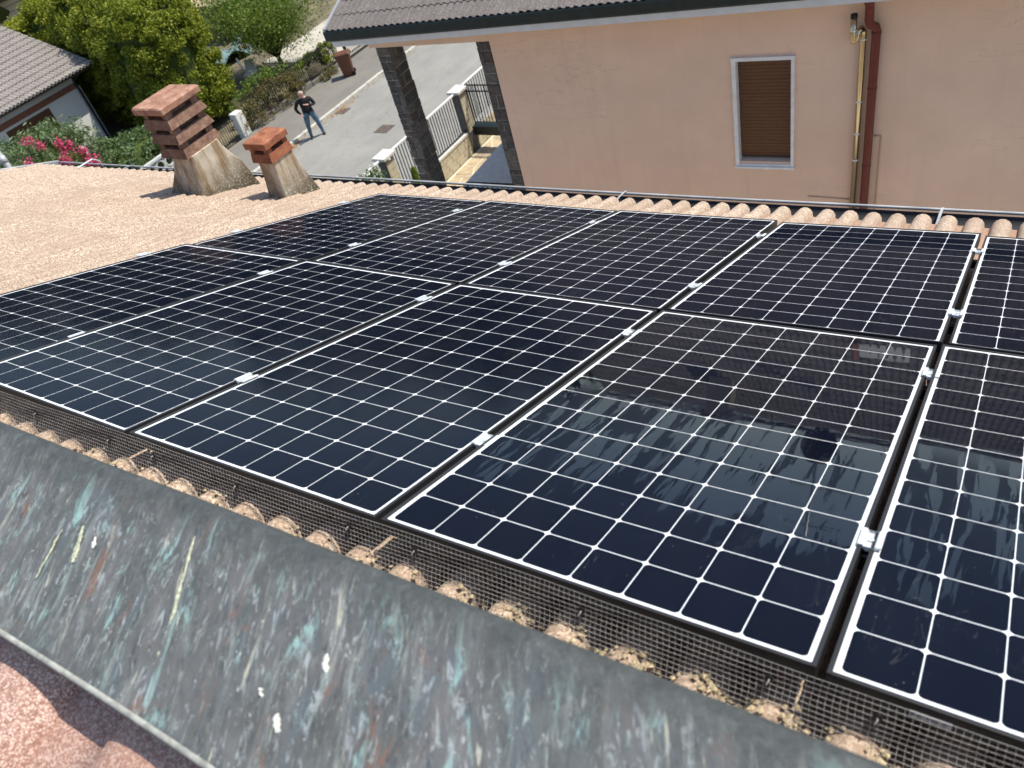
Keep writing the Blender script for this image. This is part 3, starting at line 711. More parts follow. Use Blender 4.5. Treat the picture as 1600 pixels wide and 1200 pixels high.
tag(mb.build('cable_duct', 'soffit', mw=ROOF, smooth=True), 'pale cable duct bending over the gutter near the pink flowers', 'pipe')
mb = MB(); mb.tube([(-12.2, 4.66, -1.7), (-12.0, 4.60, -2.2), (-11.7, 4.50, -2.95), (-11.6, 4.48, -9.3)], 0.045, 10); mb.tube([(-12.02, 4.605, -2.15), (-11.98, 4.595, -2.25)], 0.055, 10)
tag(mb.build('grey_pole', 'gutter', smooth=True), 'grey metal pole beyond the left corner of the roof', 'pole')

# ------------------------------------------------------------------ chimneys
def ring_box(mb, x0, x1, y0, y1, z0, z1, fl_, th, mi=0):
    # hollow ring, wider at its foot, with a notch cut in the top of each side
    def rect(i, z): return [(x0 + i, y0 + i, z), (x1 - i, y0 + i, z), (x1 - i, y1 - i, z), (x0 + i, y1 - i, z)]
    mb.loft([rect(0, z0), rect(fl_ * 0.55, z0 + (z1 - z0) * 0.58), rect(fl_ * 1.4, z0 + (z1 - z0) * 0.58 + 0.002)], mi=mi)
    zt = z0 + (z1 - z0) * 0.58 + 0.001; i = fl_ * 0.75; c = 0.24
    for (a0, a1, b0, b1) in ((x0 + i, x0 + (x1 - x0) * c, y0 + i, y0 + i + th), (x1 - (x1 - x0) * c, x1 - i, y0 + i, y0 + i + th), (x0 + i, x0 + (x1 - x0) * c, y1 - i - th, y1 - i), (x1 - (x1 - x0) * c, x1 - i, y1 - i - th, y1 - i)):
        mb.box(a0, a1, b0, b1, zt, z1)
    for (b0, b1) in ((y0 + i + th + 0.001, y0 + (y1 - y0) * c), (y1 - (y1 - y0) * c, y1 - i - th - 0.001)):
        mb.box(x0 + i + 0.001, x0 + i + th, b0, b1, zt, z1); mb.box(x1 - i - th, x1 - i - 0.001, b0, b1, zt, z1)
    mb.box(x0 + 0.105, x1 - 0.105, y0 + 0.105, y1 - 0.105, zt, z1 - 0.001)
def chim_big():
    c = thing('chimney', 'large chimney with three terracotta louvre rings on a stained concrete stack', 'chimney', T((-5.66, 3.63, -1.7)))
    P = T((5.66, -3.63, 1.7))
    def b(mb, name, mat, sm=False):
        o = mb.build(name, mat, c, sm); o.matrix_local = P; return o
    mb = MB()
    secs = [(-1.655, -5.99, -5.445, 3.315, 4.01), (-1.60, -5.965, -5.442, 3.325, 3.985), (-1.50, -5.90, -5.438, 3.350, 3.925), (-1.38, -5.82, -5.436, 3.385, 3.85), (-1.27, -5.76, -5.435, 3.41, 3.80), (-1.19, -5.735, -5.434, 3.425, 3.78)]
    def ring(z, x0, x1, y0, y1, ch=0.012): return [(x0 + ch, y0, z), (x1 - ch, y0, z), (x1, y0 + ch, z), (x1, y1 - ch, z), (x1 - ch, y1, z), (x0 + ch, y1, z), (x0, y1 - ch, z), (x0, y0 + ch, z)]
    # foot follows the fall of the roof
    def foot(z, x0, x1, y0, y1):
        q = ring(z, x0, x1, y0, y1); return [(x, y, z - (y - y0) * 0.24 + 0.0) for x, y, _ in q]
    rr = [foot(*secs[0]), foot(secs[1][0] + 0.01, *secs[1][1:])] + [ring(*s) for s in secs[2:]]
    mb.loft(rr); b(mb, 'stack', 'concrete')
    mb = MB(); mb.loft([[(x, y, z - (y - 3.4) * 0.395) for x, y in ((-5.90, 3.40), (-5.50, 3.40), (-5.50, 3.93), (-5.90, 3.93))] for z in (-1.85, -1.62)]); b(mb, 'plinth', 'terra')
    for k, z in enumerate((-1.198, -1.050, -0.905)):
        mb = MB(); dx = (0.004, -0.003, 0.002)[k]
        ring_box(mb, -5.862 + dx, -5.462 + dx, 3.392, 3.862, z, z + 0.147, 0.046, 0.04); b(mb, 'louvre_ring', 'terra')
    mb = MB(); x0, x1, y0, y1 = -5.880, -5.452, 3.375, 3.880
    def rc(i, z, ch): return [(x0 + i + ch, y0 + i, z), (x1 - i - ch, y0 + i, z), (x1 - i, y0 + i + ch, z), (x1 - i, y1 - i - ch, z), (x1 - i - ch, y1 - i, z), (x0 + i + ch, y1 - i, z), (x0 + i, y1 - i - ch, z), (x0 + i, y0 + i + ch, z)]
    mb.loft([rc(0.004, -0.756, 0.01), rc(0, -0.748, 0.012), rc(0, -0.702, 0.012), rc(0.012, -0.688, 0.012)]); b(mb, 'cap', 'terra_cap')
    return c
def chim_small():
    c = thing('chimney', 'small chimney with one red terracotta ring and square cap, right of the large one', 'chimney', T((-4.56, 3.63, -1.75)))
    P = T((4.56, -3.63, 1.75))
    def b(mb, name, mat):
        o = mb.build(name, mat, c); o.matrix_local = P; return o
    mb = MB()
    def ring(z, x0, x1, y0, y1, ch=0.01): return [(x0 + ch, y0, z), (x1 - ch, y0, z), (x1, y0 + ch, z), (x1, y1 - ch, z), (x1 - ch, y1, z), (x0 + ch, y1, z), (x0, y1 - ch, z), (x0, y0 + ch, z)]
    mb.loft([ring(-1.95, -4.70, -4.45, 3.44, 3.93), ring(-1.75, -4.695, -4.45, 3.45, 3.90), ring(-1.55, -4.67, -4.447, 3.475, 3.83), ring(-1.38, -4.65, -4.445, 3.495, 3.785), ring(-1.235, -4.64, -4.443, 3.505, 3.765)]); b(mb, 'stack', 'concrete')
    mb = MB(); ring_box(mb, -4.690, -4.432, 3.490, 3.780, -1.247, -1.108, 0.020, 0.035); b(mb, 'louvre_ring', 'terra_red')
    mb = MB(); mb.cbox(-4.700, -4.428, 3.480, 3.790, -1.113, -1.052, 0.006); b(mb, 'cap', 'terra_red')
chim_big(); chim_small()

# ------------------------------------------------------------------ neighbour house (pink)
HA = R(2.6)
HM = T((-6.49, 10.0, 0)) @ RZ(HA)          # x along its street-side wall, y into the house
nh = thing('pink_house', 'pink plastered two storey house with stone columns behind the roof', 'house', HM @ T((0, 0, GR)))
NP = T((0, 0, -GR))
def hp(mb, name, mat, parent=None, sm=False):
    o = mb.build(name, mat, parent or nh, sm)
    if parent is None: o.matrix_local = NP
    return o
# front wall with the window opening (four pieces round the hole), other walls
WX0, WX1, WZ0, WZ1 = 3.955, 4.750, -4.93, -3.345
EV = 0.0165
def ev(x): return EV * (x + 2.7)
TILTR = T((-2.7, 0, 0)) @ Matrix.Rotation(-math.atan(EV), 4, 'Y') @ T((2.7, 0, 0)); TILTR = T((0, 0, 0.0)) @ TILTR @ T((0, 0, 0))      # the eave climbs a little to the right
mb = MB()
for (x0, x1, z0, z1) in ((0.0, WX0, GR, -2.46), (WX1, 13.0, GR, -2.46), (WX0, WX1, GR, WZ0), (WX0, WX1, WZ1, -2.46)): mb.loft([[(x, 0, z0), (x, 0.32, z0), (x, 0.32, z1 + (ev(x) if z1 == -2.46 else 0)), (x, 0, z1 + (ev(x) if z1 == -2.46 else 0))] for x in (x0, x1)])
mb.box(0.0, 0.32, 0.325, 14.3, GR, -2.46); mb.box(12.7, 13.0, 0.325, 14.3, GR, -2.46); mb.box(0.325, 12.69, 14.0, 14.3, GR, -2.46)
hp(mb, 'wall', 'pink')
hp(MB().box(-2.49, -0.003, 0.0, 0.34, -2.87, -2.50), 'beam', 'pink')
hp(MB().box(-2.49, -2.15, 0.345, 7.0, -2.87, -2.50), 'beam', 'pink')
hp(MB().box(-2.6, 13.2, -0.56, 14.6, -2.495, -2.44), 'soffit', 'soffit').matrix_local = NP @ TILTR
hp(MB().box(-2.49, 0.0, 0.02, 7.0, -6.75, -6.5), 'terrace_floor', 'coping')
# terrace rail
mb = MB(); mb.tube([(-1.30, 0.03, -5.535), (-0.24, 0.03, -5.535)], 0.022, 8); mb.tube([(-1.30, 0.03, -5.535), (-1.30, 0.03, -6.5)], 0.02, 8)
for k in range(9): mb.tube([(-1.18 + k * 0.11, 0.03, -5.54), (-1.18 + k * 0.11, 0.03, -6.5)], 0.008, 6)
hp(mb, 'rail', 'iron')
# cornice: pale strip, dark gutter in front
hp(MB().box(-2.67, 13.3, -0.70, -0.555, -2.545, -2.455), 'cornice', 'soffit').matrix_local = NP @ TILTR
mb = MB(); pr = [(-0.60, -2.452), (-0.72, -2.445), (-0.745, -2.42), (-0.745, -2.285), (-0.735, -2.27), (-0.72, -2.285), (-0.72, -2.42), (-0.60, -2.43)]
mb.loft([[(x, y, z) for y, z in pr] for x in (-2.74, 13.3)]); hp(mb, 'gutter', 'dark_green').matrix_local = NP @ TILTR
# stone column and pilaster
def stones(x0, x1, y0, y1, z0, z1, faces, seed, name):
    r = random.Random(seed)
    core = hp(MB().box(x0, x1, y0, y1, GR, z1), name, 'mortar')
    mats = ['stone', 'stone', 'stone_b', 'stone_c']
    for f in faces:
        a0, a1 = (x0, x1) if f in 'SN' else (y0, y1)
        z = z0
        while z < z1 - 0.02:
            h = min(r.choice((0.11, 0.14, 0.17, 0.21, 0.24)), z1 - z)
            if z1 - z - h < 0.06: h = z1 - z
            cuts = [a0]; n = r.choice((1, 2, 2, 2))
            if n == 2: cuts.append(a0 + (a1 - a0) * r.uniform(0.35, 0.65))
            cuts.append(a1)
            for i in range(len(cuts) - 1):
                p0, p1 = cuts[i] + 0.009, cuts[i + 1] - 0.009; q0, q1 = z + 0.009, z + h - 0.009; d = r.uniform(0.008, 0.022)
                if i == 0: p0 -= 0.008 + r.uniform(0, 0.015)
                if i == len(cuts) - 2: p1 += 0.008 + r.uniform(0, 0.015)
                j = lambda s=0.008: r.uniform(-s, s)
                out = [(p0 + j(), q0 + j()), (p1 + j(), q0 + j()), (p1 + j(), q1 + j()), (p0 + j(), q1 + j())]
                mid = [((p0 + p1) / 2 + (a - (p0 + p1) / 2) * 0.88, (q0 + q1) / 2 + (b - (q0 + q1) / 2) * 0.84) for a, b in out]
                def P(ab, dd):
                    a, b = ab
                    return {'S': (a, y0 - dd, b), 'E': (x1 + dd, a, b), 'W': (x0 - dd, a, b), 'N': (a, y1 + dd, b)}[f]
                mb2 = MB(); mb2.loft([[P(p, -0.01) for p in out], [P(p, d * 0.6) for p in out], [P(p, d * r.uniform(0.85, 1.2)) for p in mid]])
                mb2.build('stone', r.choice(mats), core)
            z += h
    return core
stones(-2.36, -2.10, 0.03, 0.42, -5.75, -2.875, 'SE', 5, 'column')
stones(-0.26, -0.035, 0.03, 0.40, -5.75, -2.875, 'SW', 9, 'pilaster')
# window: marble surround, roller shutter
wnd = hp(MB().box(WX0, WX1, 0.20, 0.23, WZ0, WZ1), 'window', 'black')
for nm, b in (('jamb', (3.915, 3.975, -0.03, 0.155, -5.0, -3.352)), ('jamb', (4.742, 4.788, -0.03, 0.155, -5.0, -3.352)), ('lintel', (3.905, 4.798, -0.033, 0.155, -3.350, -3.300)), ('sill', (3.905, 4.80, -0.045, 0.16, -5.035, -5.001))):
    mb = MB(); mb.box(*b); mb.build(nm, 'marble', wnd)
MB().box(3.976, 4.741, -0.02, 0.155, -5.0, -4.965).build('sill', 'marble', wnd)
slat = MB().loft([[(x, y, z) for y, z in ((0.10, 0), (0.094, 0.012), (0.094, 0.040), (0.10, 0.052), (0.112, 0.052), (0.112, 0))] for x in (3.977, 4.740)]).mesh('slat', 'shutter')
for k in range(29):
    o = link('slat', slat, wnd); o.location = (0, 0.0008 * math.sin(k * 1.7), -4.885 + k * 0.0528)
# maroon downpipe, brassy flue, thin conduit
mb = MB(); mb.tube([(5.715, -0.30, -2.53), (5.715, -0.16, -2.62), (5.715, -0.12, -2.70), (5.715, -0.12, -2.84), (5.735, -0.115, -2.90), (5.790, -0.09, -2.935), (5.808, -0.085, -2.99), (5.808, -0.085, -5.9), (5.808, -0.085, GR)], 0.056, 14)
dp = hp(mb, 'downpipe', 'maroon', sm=True)
for z in (-3.02, -3.75, -4.9): MB().tube([(5.808, -0.085, z - 0.02), (5.808, -0.085, z + 0.02)], 0.0605, 14).build('collar', 'maroon', dp, True)
mb = MB(); mb.tube([(5.652, -0.06, GR + 1), (5.652, -0.06, -3.06), (5.648, -0.065, -2.99), (5.628, -0.09, -2.955), (5.60, -0.12, -2.97), (5.585, -0.135, -3.02), (5.570, -0.14, -3.075), (5.548, -0.145, -3.09), (5.540, -0.145, -3.06), (5.540, -0.145, -2.79)], 0.040, 14)
fp = hp(mb, 'flue_pipe', 'steel', sm=True)
for z in (-3.10, -3.95, -4.42, -4.83): MB().tube([(5.652, -0.06, z - 0.012), (5.652, -0.06, z + 0.012)], 0.0435, 14).build('collar', 'galv', fp, True)
MB().tube([(5.540, -0.145, -2.955), (5.540, -0.145, -2.935)], 0.0445, 14).build('collar', 'galv', fp, True)
MB().lathe([(0.036, 0), (0.044, 0.008), (0.044, 0.05), (0.040, 0.058), (0.02, 0.062)], 14, (5.540, -0.145, -2.80)).build('terminal', 'iron', fp, True)
mb = MB(); mb.tube([(5.868, -0.012, -4.483), (5.955, -0.012, -4.483), (5.962, -0.012, -4.50), (5.960, -0.012, -5.7)], 0.009, 6); mb.tube([(5.0, -0.010, -5.50), (5.62, -0.010, -5.525)], 0.008, 6)
hp(mb, 'conduit', 'conduit', sm=True)
# roof: two slopes, tiles as pieces along the near eave
SL = math.atan(0.385); RX0, RX1 = -2.72, 13.3; RY = 7.35
RZ0 = -2.325; RT = RZ0 + (RY + 0.70) * 0.385; PXM = -0.40      # eave height, ridge height, where the lower porch roof begins
mb = MB(); mb.loft([[(x, y, z) for y, z in ((-0.66, RZ0), (RY, RT), (15.2, RZ0), (15.2, -2.43), (-0.66, -2.43))] for x in (PXM, RX1 - 0.03)])
mb.loft([[(x, y, z) for y, z in ((-0.66, RZ0), (1.5, RZ0 + 2.2 * 0.385), (9.6, RZ0), (9.6, -2.43), (-0.66, -2.43))] for x in (RX0 + 0.03, PXM - 0.003)])  # unseen rear of the porch roof is shaped to set the yard shadow's edge
rf = hp(mb, 'roof', 'deck'); rf.matrix_local = NP @ TILTR
bt = tile_mesh('tile', 'btile', 0.125, 0.084, 0.026, 0.42, 0.016, 4, 2)
bv = [tuple(v.co) for v in bt.vertices]; bf = [tuple(p.vertices) for p in bt.polygons]
def slope_m(front):
    # tile frame on the slope: x along the eave, y down the slope
    if front: return T((0, RY, RT + 0.045)) @ Matrix(((1, 0, 0, 0), (0, -1, 0, 0), (0, 0, 1, 0), (0, 0, 0, 1))) @ Matrix.Rotation(-SL, 4, 'X')
    return T((0, RY, RT + 0.045)) @ Matrix.Rotation(-SL, 4, 'X')
slen = (RY + 0.69) / math.cos(SL); ncol = int((RX1 - RX0) / 0.25)
restb = MB(); cnt = 0
# mirrored slope: build a mirrored tile mesh so that faces keep pointing up
btm = bpy.data.meshes.new('tile'); btm.from_pydata([(x, -y, z) for x, y, z in bv], [], [tuple(reversed(f)) for f in bf]); btm.materials.append(MAT['btile']); btm.update()
fm = T((0, RY, RT + 0.045)) @ Matrix.Rotation(SL, 4, 'X')
bmv = [(x, -y, z) for x, y, z in bv]; bmf = [tuple(reversed(f)) for f in bf]
nc = int(slen / 0.35)
for rI in range(nc):
    for c in range(ncol):
        u = RX0 + c * 0.25; ye = slen - rI * 0.35
        if ye - 0.42 < -0.05 or (u < PXM and rI > 4): continue
        dz = jit(rI * 200 + c, 0.003)
        if rI < 5 and c < 60 and cnt < 290:
            cnt += 1; o = link('tile', btm, rf); o.matrix_local = fm @ T((u, -(ye - 0.42), dz))
        else:
            restb.add([tuple(fm @ Vector((x + u, y - (ye - 0.42), z + dz))) for x, y, z in bmv], bmf)
bm_ = slope_m(False)
for rI in range(nc):
    for c in range(0, ncol):
        u = RX0 + c * 0.25; ye = slen - rI * 0.35
        if ye - 0.42 < -0.05 or u < PXM: continue
        restb.add([tuple(bm_ @ Vector((x + u, y + ye - 0.42, z))) for x, y, z in bv], bf)
stuff(restb.build('tile_field', 'btile', rf, smooth=True))
mb = MB(); zr = RT + 0.07
mb.loft([[(x, RY + 0.13 * math.cos(a), zr + 0.10 * math.sin(a) - 0.03) for a in [math.pi * k / 6 for k in range(7)]] for x in np.arange(PXM, RX1, 0.4)]); mb.build('ridge_cap', 'btile', rf)
mb = MB(); mb.loft([[(RX0 - 0.02 + dx, y, z + dz) for dx, dz in ((-0.02, -0.10), (0.03, -0.10), (0.03, 0.075), (-0.02, 0.075))] for y, z in ((-0.70, RZ0 + 0.01), (1.5, RZ0 + 2.2 * 0.385 + 0.03))]); mb.build('rake_board', 'gutter', rf)
# on its roof: mast with dish and aerial, chimney, skylight (seen mirrored in the wet panel)
mx, my = 5.25, 4.95; mz = RZ0 + (my + 0.70) * 0.385
am = thing('tv_mast', 'aerial mast with satellite dish on the pink house roof, mirrored in the panel', 'aerial', HM @ T((mx, my, mz)))
MB().tube([(0, 0, -0.05), (0, 0, 3.05)], 0.036, 8).build('mast', 'galv', am, True)
mb = MB(); rings = []
for k in range(5):
    q = k / 4; rings.append([(0.36 * q * math.cos(a) , -0.10 + 0.10 * q * q, 1.22 + 0.36 * q * math.sin(a)) for a in [2 * math.pi * i / 20 for i in range(20)]])
rings[0] = [(0.01 * math.cos(a), -0.10, 1.22 + 0.01 * math.sin(a)) for a in [2 * math.pi * i / 20 for i in range(20)]]
mb.loft(rings, cap=False); o = mb.build('dish', 'iron', am, True); md = o.modifiers.new('t', 'SOLIDIFY'); md.thickness = 0.004
MB().tube([(0, -0.02, 0.9), (0, 0.30, 1.0), (0, 0.42, 1.18)], 0.014, 6).build('feed_arm', 'iron', am, True)
for z, n, sp in ((2.05, 7, 0.50), (2.85, 9, 0.36)):
    mb = MB(); mb.tube([(-0.45, 0, z), (0.65, 0, z)], 0.012, 6)
    for k in range(n): x = -0.42 + 1.02 * k / (n - 1); mb.tube([(x, -sp * (0.5 + 0.06 * k), z), (x, sp * (0.5 + 0.06 * k), z)], 0.006, 5)
    mb.build('aerial', 'galv', am)
ch2 = thing('chimney', 'square plastered chimney on the pink house roof, seen only mirrored', 'chimney', HM @ T((3.1, 5.2, RZ0 + 5.9 * 0.385)))
MB().cbox(-0.25, 0.25, -0.25, 0.25, -0.2, 0.85, 0.01).build('stack', 'beige_plaster', ch2); MB().cbox(-0.33, 0.33, -0.33, 0.33, 0.86, 0.93, 0.01).build('cap', 'terra', ch2)
for sx in (-0.2, 0.14):
    for sy in (-0.2, 0.14): MB().box(sx, sx + 0.06, sy, sy + 0.06, 0.85, 0.8601).build('foot', 'terra', ch2)
sk = thing('skylight', 'white skylight with a red side on the pink house roof, seen mirrored', 'skylight', HM @ T((6.35, 2.6, RZ0 + 3.3 * 0.385)) @ Matrix.Rotation(SL, 4, 'X'))
MB().cbox(-0.45, 0.35, -0.30, 0.30, 0, 0.20, 0.015).build('kerb', 'latcon', sk); MB().box(-0.52, -0.455, -0.35, 0.35, 0, 0.24).build('side', 'terra_red', sk)

# ------------------------------------------------------------------ yard paving (crazy paving, pieces shown where the photo sees them)
pav = struct(link('crazy_paving', MB().box(-13.40, -8.5, 11.0, 21.5, GR - 0.10, GR - 0.058).mesh('crazy_paving', 'grout')))
r = random.Random(21); gx, gy = 0.46, 0.40; pts = {}
NXp, NYp = 10, 26
for i in range(NXp + 1):
    for j in range(NYp + 1):
        ex_ = 0 if i in (0, NXp) else r.uniform(-0.17, 0.17); ey_ = r.uniform(-0.15, 0.15)
        pts[i, j] = (-13.36 + i * gx + ex_, 11.1 + j * gy + ey_)
def flag(poly, mat):
    cx = sum(p[0] for p in poly) / len(poly); cy = sum(p[1] for p in poly) / len(poly)
    sh = [(cx + (x - cx) * (1 - 0.035 / max(0.1, math.hypot(x - cx, y - cy))), cy + (y - cy) * (1 - 0.035 / max(0.1, math.hypot(x - cx, y - cy)))) for x, y in poly]
    h = r.uniform(0.004, 0.012); mb = MB()
    mb.loft([[(x, y, GR - 0.07) for x, y in sh], [(x, y, GR - 0.056 + h) for x, y in sh]]); mb.build('flagstone', mat, pav)
for i in range(NXp):
    for j in range(NYp):
        q = [pts[i, j], pts[i + 1, j], pts[i + 1, j + 1], pts[i, j + 1]]; mm = r.choice(('flag', 'flag', 'flag_b'))
        k = r.random()
        if k < 0.25: flag([q[0], q[1], q[2]], mm); flag([q[0], q[2], q[3]], r.choice(('flag', 'flag_b')))
        elif k < 0.40: flag([q[0], q[1], q[3]], mm); flag([q[1], q[2], q[3]], r.choice(('flag', 'flag_b')))
        else:
            if r.random() < 0.5:
                e = ((q[1][0] + q[2][0]) / 2 + 0.07, (q[1][1] + q[2][1]) / 2); flag([q[0], q[1], q[2], q[3]], mm)
            else: flag(q, mm)

# ------------------------------------------------------------------ near street fence: block wall, posts, railings
FX = -13.58
fence = thing('street_fence', 'block wall with grey railings and stone capped posts beside the road', 'fence', T((FX, 15.5, GR - 0.1)))
FP = T((-FX, -15.5, -GR + 0.1))
def fpart(mb, name, mat, parent=None, sm=False):
    o = mb.build(name, mat, parent or fence, sm)
    if parent is None: o.matrix_local = FP
    return o
core = fpart(MB().box(FX - 0.11, FX + 0.075, 9.0, 22.0, GR - 0.2, -8.74), 'wall', 'mortar')
r = random.Random(4)
for row in range(4):
    z0 = -9.43 + row * 0.172; y = 9.02 + (row % 2) * 0.19
    while y < 21.5:
        ln = r.choice((0.36, 0.40, 0.44))
        if y > 12.8:
            d = r.uniform(0.083, 0.092); mb = MB(); a, b_, c, e = y + 0.006, y + ln - 0.006, z0 + 0.006, z0 + 0.166
            mb.loft([[(FX + 0.06, yy, zz) for yy, zz in ((a, c), (b_, c), (b_, e), (a, e))], [(FX + d - 0.006, yy, zz) for yy, zz in ((a, c), (b_, c), (b_, e), (a, e))], [(FX + d, yy, zz) for yy, zz in ((a + .006, c + .006), (b_ - .006, c + .006), (b_ - .006, e - .006), (a + .006, e - .006))]])
            mb.build('block', 'block', core)
        y += ln
def post(yc):
    w_ = 0.19
    p = fpart(MB().box(FX - 0.16, FX + 0.12, yc - w_, yc + w_, GR - 0.2, -7.44), 'post', 'postdark')
    k = 0
    z = -8.70
    while z < -7.50:
        mb = MB(); y0, y1 = yc - w_ + 0.014, yc + w_ - 0.004
        mb.loft([[(FX + 0.118, yy, zz) for yy, zz in ((y0, z), (y1, z), (y1, z + 0.165), (y0, z + 0.165))], [(FX + 0.132, yy, zz) for yy, zz in ((y0, z), (y1, z), (y1, z + 0.165), (y0, z + 0.165))]])
        mb.build('block', 'block', p); z += 0.178
    fpart(MB().cbox(FX - 0.24, FX + 0.20, yc - w_ - 0.09, yc + w_ + 0.09, -7.438, -7.36, 0.012), 'post_cap', 'coping')
posts = (13.85, 17.72, 9.9)
for yc in posts: post(yc)
pk = MB().box(-0.011, 0.011, -0.011, 0.011, -8.61, -7.45).mesh('picket', 'cream')
for (a, b_) in ((10.1, 13.65), (14.06, 17.52)):
    fpart(MB().box(FX - 0.14, FX + 0.11, a, b_, -8.738, -8.675), 'coping', 'coping')
    fpart(MB().box(FX - 0.025, FX + 0.025, a, b_, -7.45, -7.405), 'top_rail', 'white'); fpart(MB().box(FX - 0.018, FX + 0.018, a, b_, -8.64, -8.61), 'bottom_rail', 'cream')
    n = int((b_ - a) / 0.125)
    for k in range(n):
        o = link('picket', pk, fence); o.matrix_local = FP @ T((FX, a + 0.06 + k * 0.125, 0))
# iron gate beyond the post, with a dark letter box trough
gt = thing('iron_gate', 'black iron gate beside the stone pilaster, above a dark trough', 'gate', T((FX, 17.95, GR)))
GP = T((-FX, -17.95, -GR))
def gpart(mb, name, mat, sm=False): o = mb.build(name, mat, gt, sm); o.matrix_local = GP; return o
mb = MB(); 
for a, b_ in (((FX + 0.1, 17.95, -7.36), (FX + 1.6, 17.95, -7.36)), ((FX + 0.1, 17.95, -7.55), (FX + 1.6, 17.95, -7.55)), ((FX + 0.14, 17.95, -7.36), (FX + 0.14, 17.95, -8.62))): mb.tube([a, b_], 0.022, 6)
gpart(mb, 'frame', 'iron')
bar = MB().box(-0.009, 0.009, -0.009, 0.009, -8.55, -7.37).mesh('bar', 'iron')
for k in range(12): o = link('bar', bar, gt); o.matrix_local = GP @ T((FX + 0.24 + k * 0.115, 17.95, 0))
for k in range(9): o = link('bar', bar, gt); o.matrix_local = GP @ T((FX + 0.02, 18.06 + k * 0.13, 0))
mb = MB(); mb.tube([(FX + 0.02, 17.95, -7.36), (FX + 0.02, 19.4, -7.36)], 0.03, 6); gpart(mb, 'rail', 'white')
gpart(MB().cbox(FX + 0.12, FX + 1.5, 17.80, 18.06, -8.90, -8.64, 0.01), 'trough', 'dark_green'); gpart(MB().box(FX + 0.06, FX + 1.55, 17.76, 18.10, -8.637, -8.60), 'trough_lid', 'dark_green')
for k in range(6):
    mb = MB(); c = FX + 0.30 + k * 0.2
    mb.tube([(c + 0.08 * math.cos(a), 17.95, -8.46 + 0.08 * math.sin(a)) for a in [2 * math.pi * i / 12 for i in range(13)]], 0.006, 5); gpart(mb, 'scroll', 'iron', True)

# ------------------------------------------------------------------ foliage
def leaves(name, C, Nn, size, mat, parent, seed, aspect=0.5, jitter=0.9, mw=None):
    rg = np.random.default_rng(seed); n = len(C)
    d = rg.normal(size=(n, 3)); d = Nn * (1 - jitter) + d * jitter; d /= np.linalg.norm(d, axis=1)[:, None] + 1e-9
    t = rg.normal(size=(n, 3)); t -= d * (t * d).sum(1)[:, None]; t /= np.linalg.norm(t, axis=1)[:, None] + 1e-9
    b = np.cross(d, t); s = size * rg.uniform(0.6, 1.35, n)[:, None]
    q = np.stack([C - t * s, C - b * s * aspect + d * s * 0.12, C + t * s, C + b * s * aspect + d * s * 0.12], 1).reshape(-1, 3)
    me = bpy.data.meshes.new(name); me.vertices.add(n * 4); me.vertices.foreach_set('co', q.astype(np.float32).ravel())
    me.loops.add(n * 4); me.loops.foreach_set('vertex_index', np.arange(n * 4, dtype=np.int32))
    me.polygons.add(n); me.polygons.foreach_set('loop_start', np.arange(0, n * 4, 4, dtype=np.int32)); me.polygons.foreach_set('loop_total', np.full(n, 4, dtype=np.int32))
    at = me.attributes.new('tint', 'FLOAT', 'FACE'); at.data.foreach_set('value', rg.beta(2, 2, n).astype(np.float32))
    me.materials.append(MAT[mat]); me.update(); me.validate()
    return link(name, me, parent, mw)
def clumps(rg, body, nclump, rad, per, squash=0.8):
    # leaf points in clumps set over a body surface; body(rg, n) -> points, normals
    P, N_ = body(rg, nclump); out = []; nn = []
    for p, nv in zip(P, N_):
        rr = rad * rg.uniform(0.55, 1.3); k = int(per * rg.uniform(0.6, 1.3))
        q = rg.normal(size=(k, 3)); q /= np.linalg.norm(q, axis=1)[:, None]
        q *= (rg.uniform(0, 1, k) ** 0.4)[:, None] * rr; q[:, 2] *= squash
        out.append(p + q); nn.append(q / rr * 0.7 + nv * 0.5 + np.array([0, 0, 0.25]))
    C = np.concatenate(out); N2 = np.concatenate(nn); N2 /= np.linalg.norm(N2, axis=1)[:, None] + 1e-9
    return C, N2
def ellip(c, rx, ry, rz, top=0.0, lump=0.12, seed=0):
    c = np.array(c)
    def f(rg, n):
        d = rg.normal(size=(n, 3)); d /= np.linalg.norm(d, axis=1)[:, None]
        d[:, 2] = np.where(d[:, 2] < -0.85, -d[:, 2], d[:, 2])
        e = np.sign(d) * np.abs(d) ** 0.75; e /= np.maximum(1e-6, (np.abs(e) ** 3).sum(1) ** (1 / 3))[:, None]
        s = 1 + lump * np.sin(d[:, 0] * 5 + seed) * np.sin(d[:, 1] * 6 + seed * 2) + rg.normal(size=n) * lump * 0.4
        return c + e * s[:, None] * np.array([rx, ry, rz]), d
    return f
def blob_core(name, c, rx, ry, rz, mat, parent, seed=1):  # dark solid body added inside a crown to block light, no real twigs
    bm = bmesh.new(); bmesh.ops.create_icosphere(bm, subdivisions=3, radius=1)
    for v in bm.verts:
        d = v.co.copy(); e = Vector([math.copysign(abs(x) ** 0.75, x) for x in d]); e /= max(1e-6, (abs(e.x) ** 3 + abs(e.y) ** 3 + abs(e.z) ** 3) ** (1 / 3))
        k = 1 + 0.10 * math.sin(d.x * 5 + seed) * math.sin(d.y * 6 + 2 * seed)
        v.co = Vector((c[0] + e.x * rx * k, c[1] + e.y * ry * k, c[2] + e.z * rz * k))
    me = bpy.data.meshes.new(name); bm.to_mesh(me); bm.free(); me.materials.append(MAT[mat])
    return link(name, me, parent)
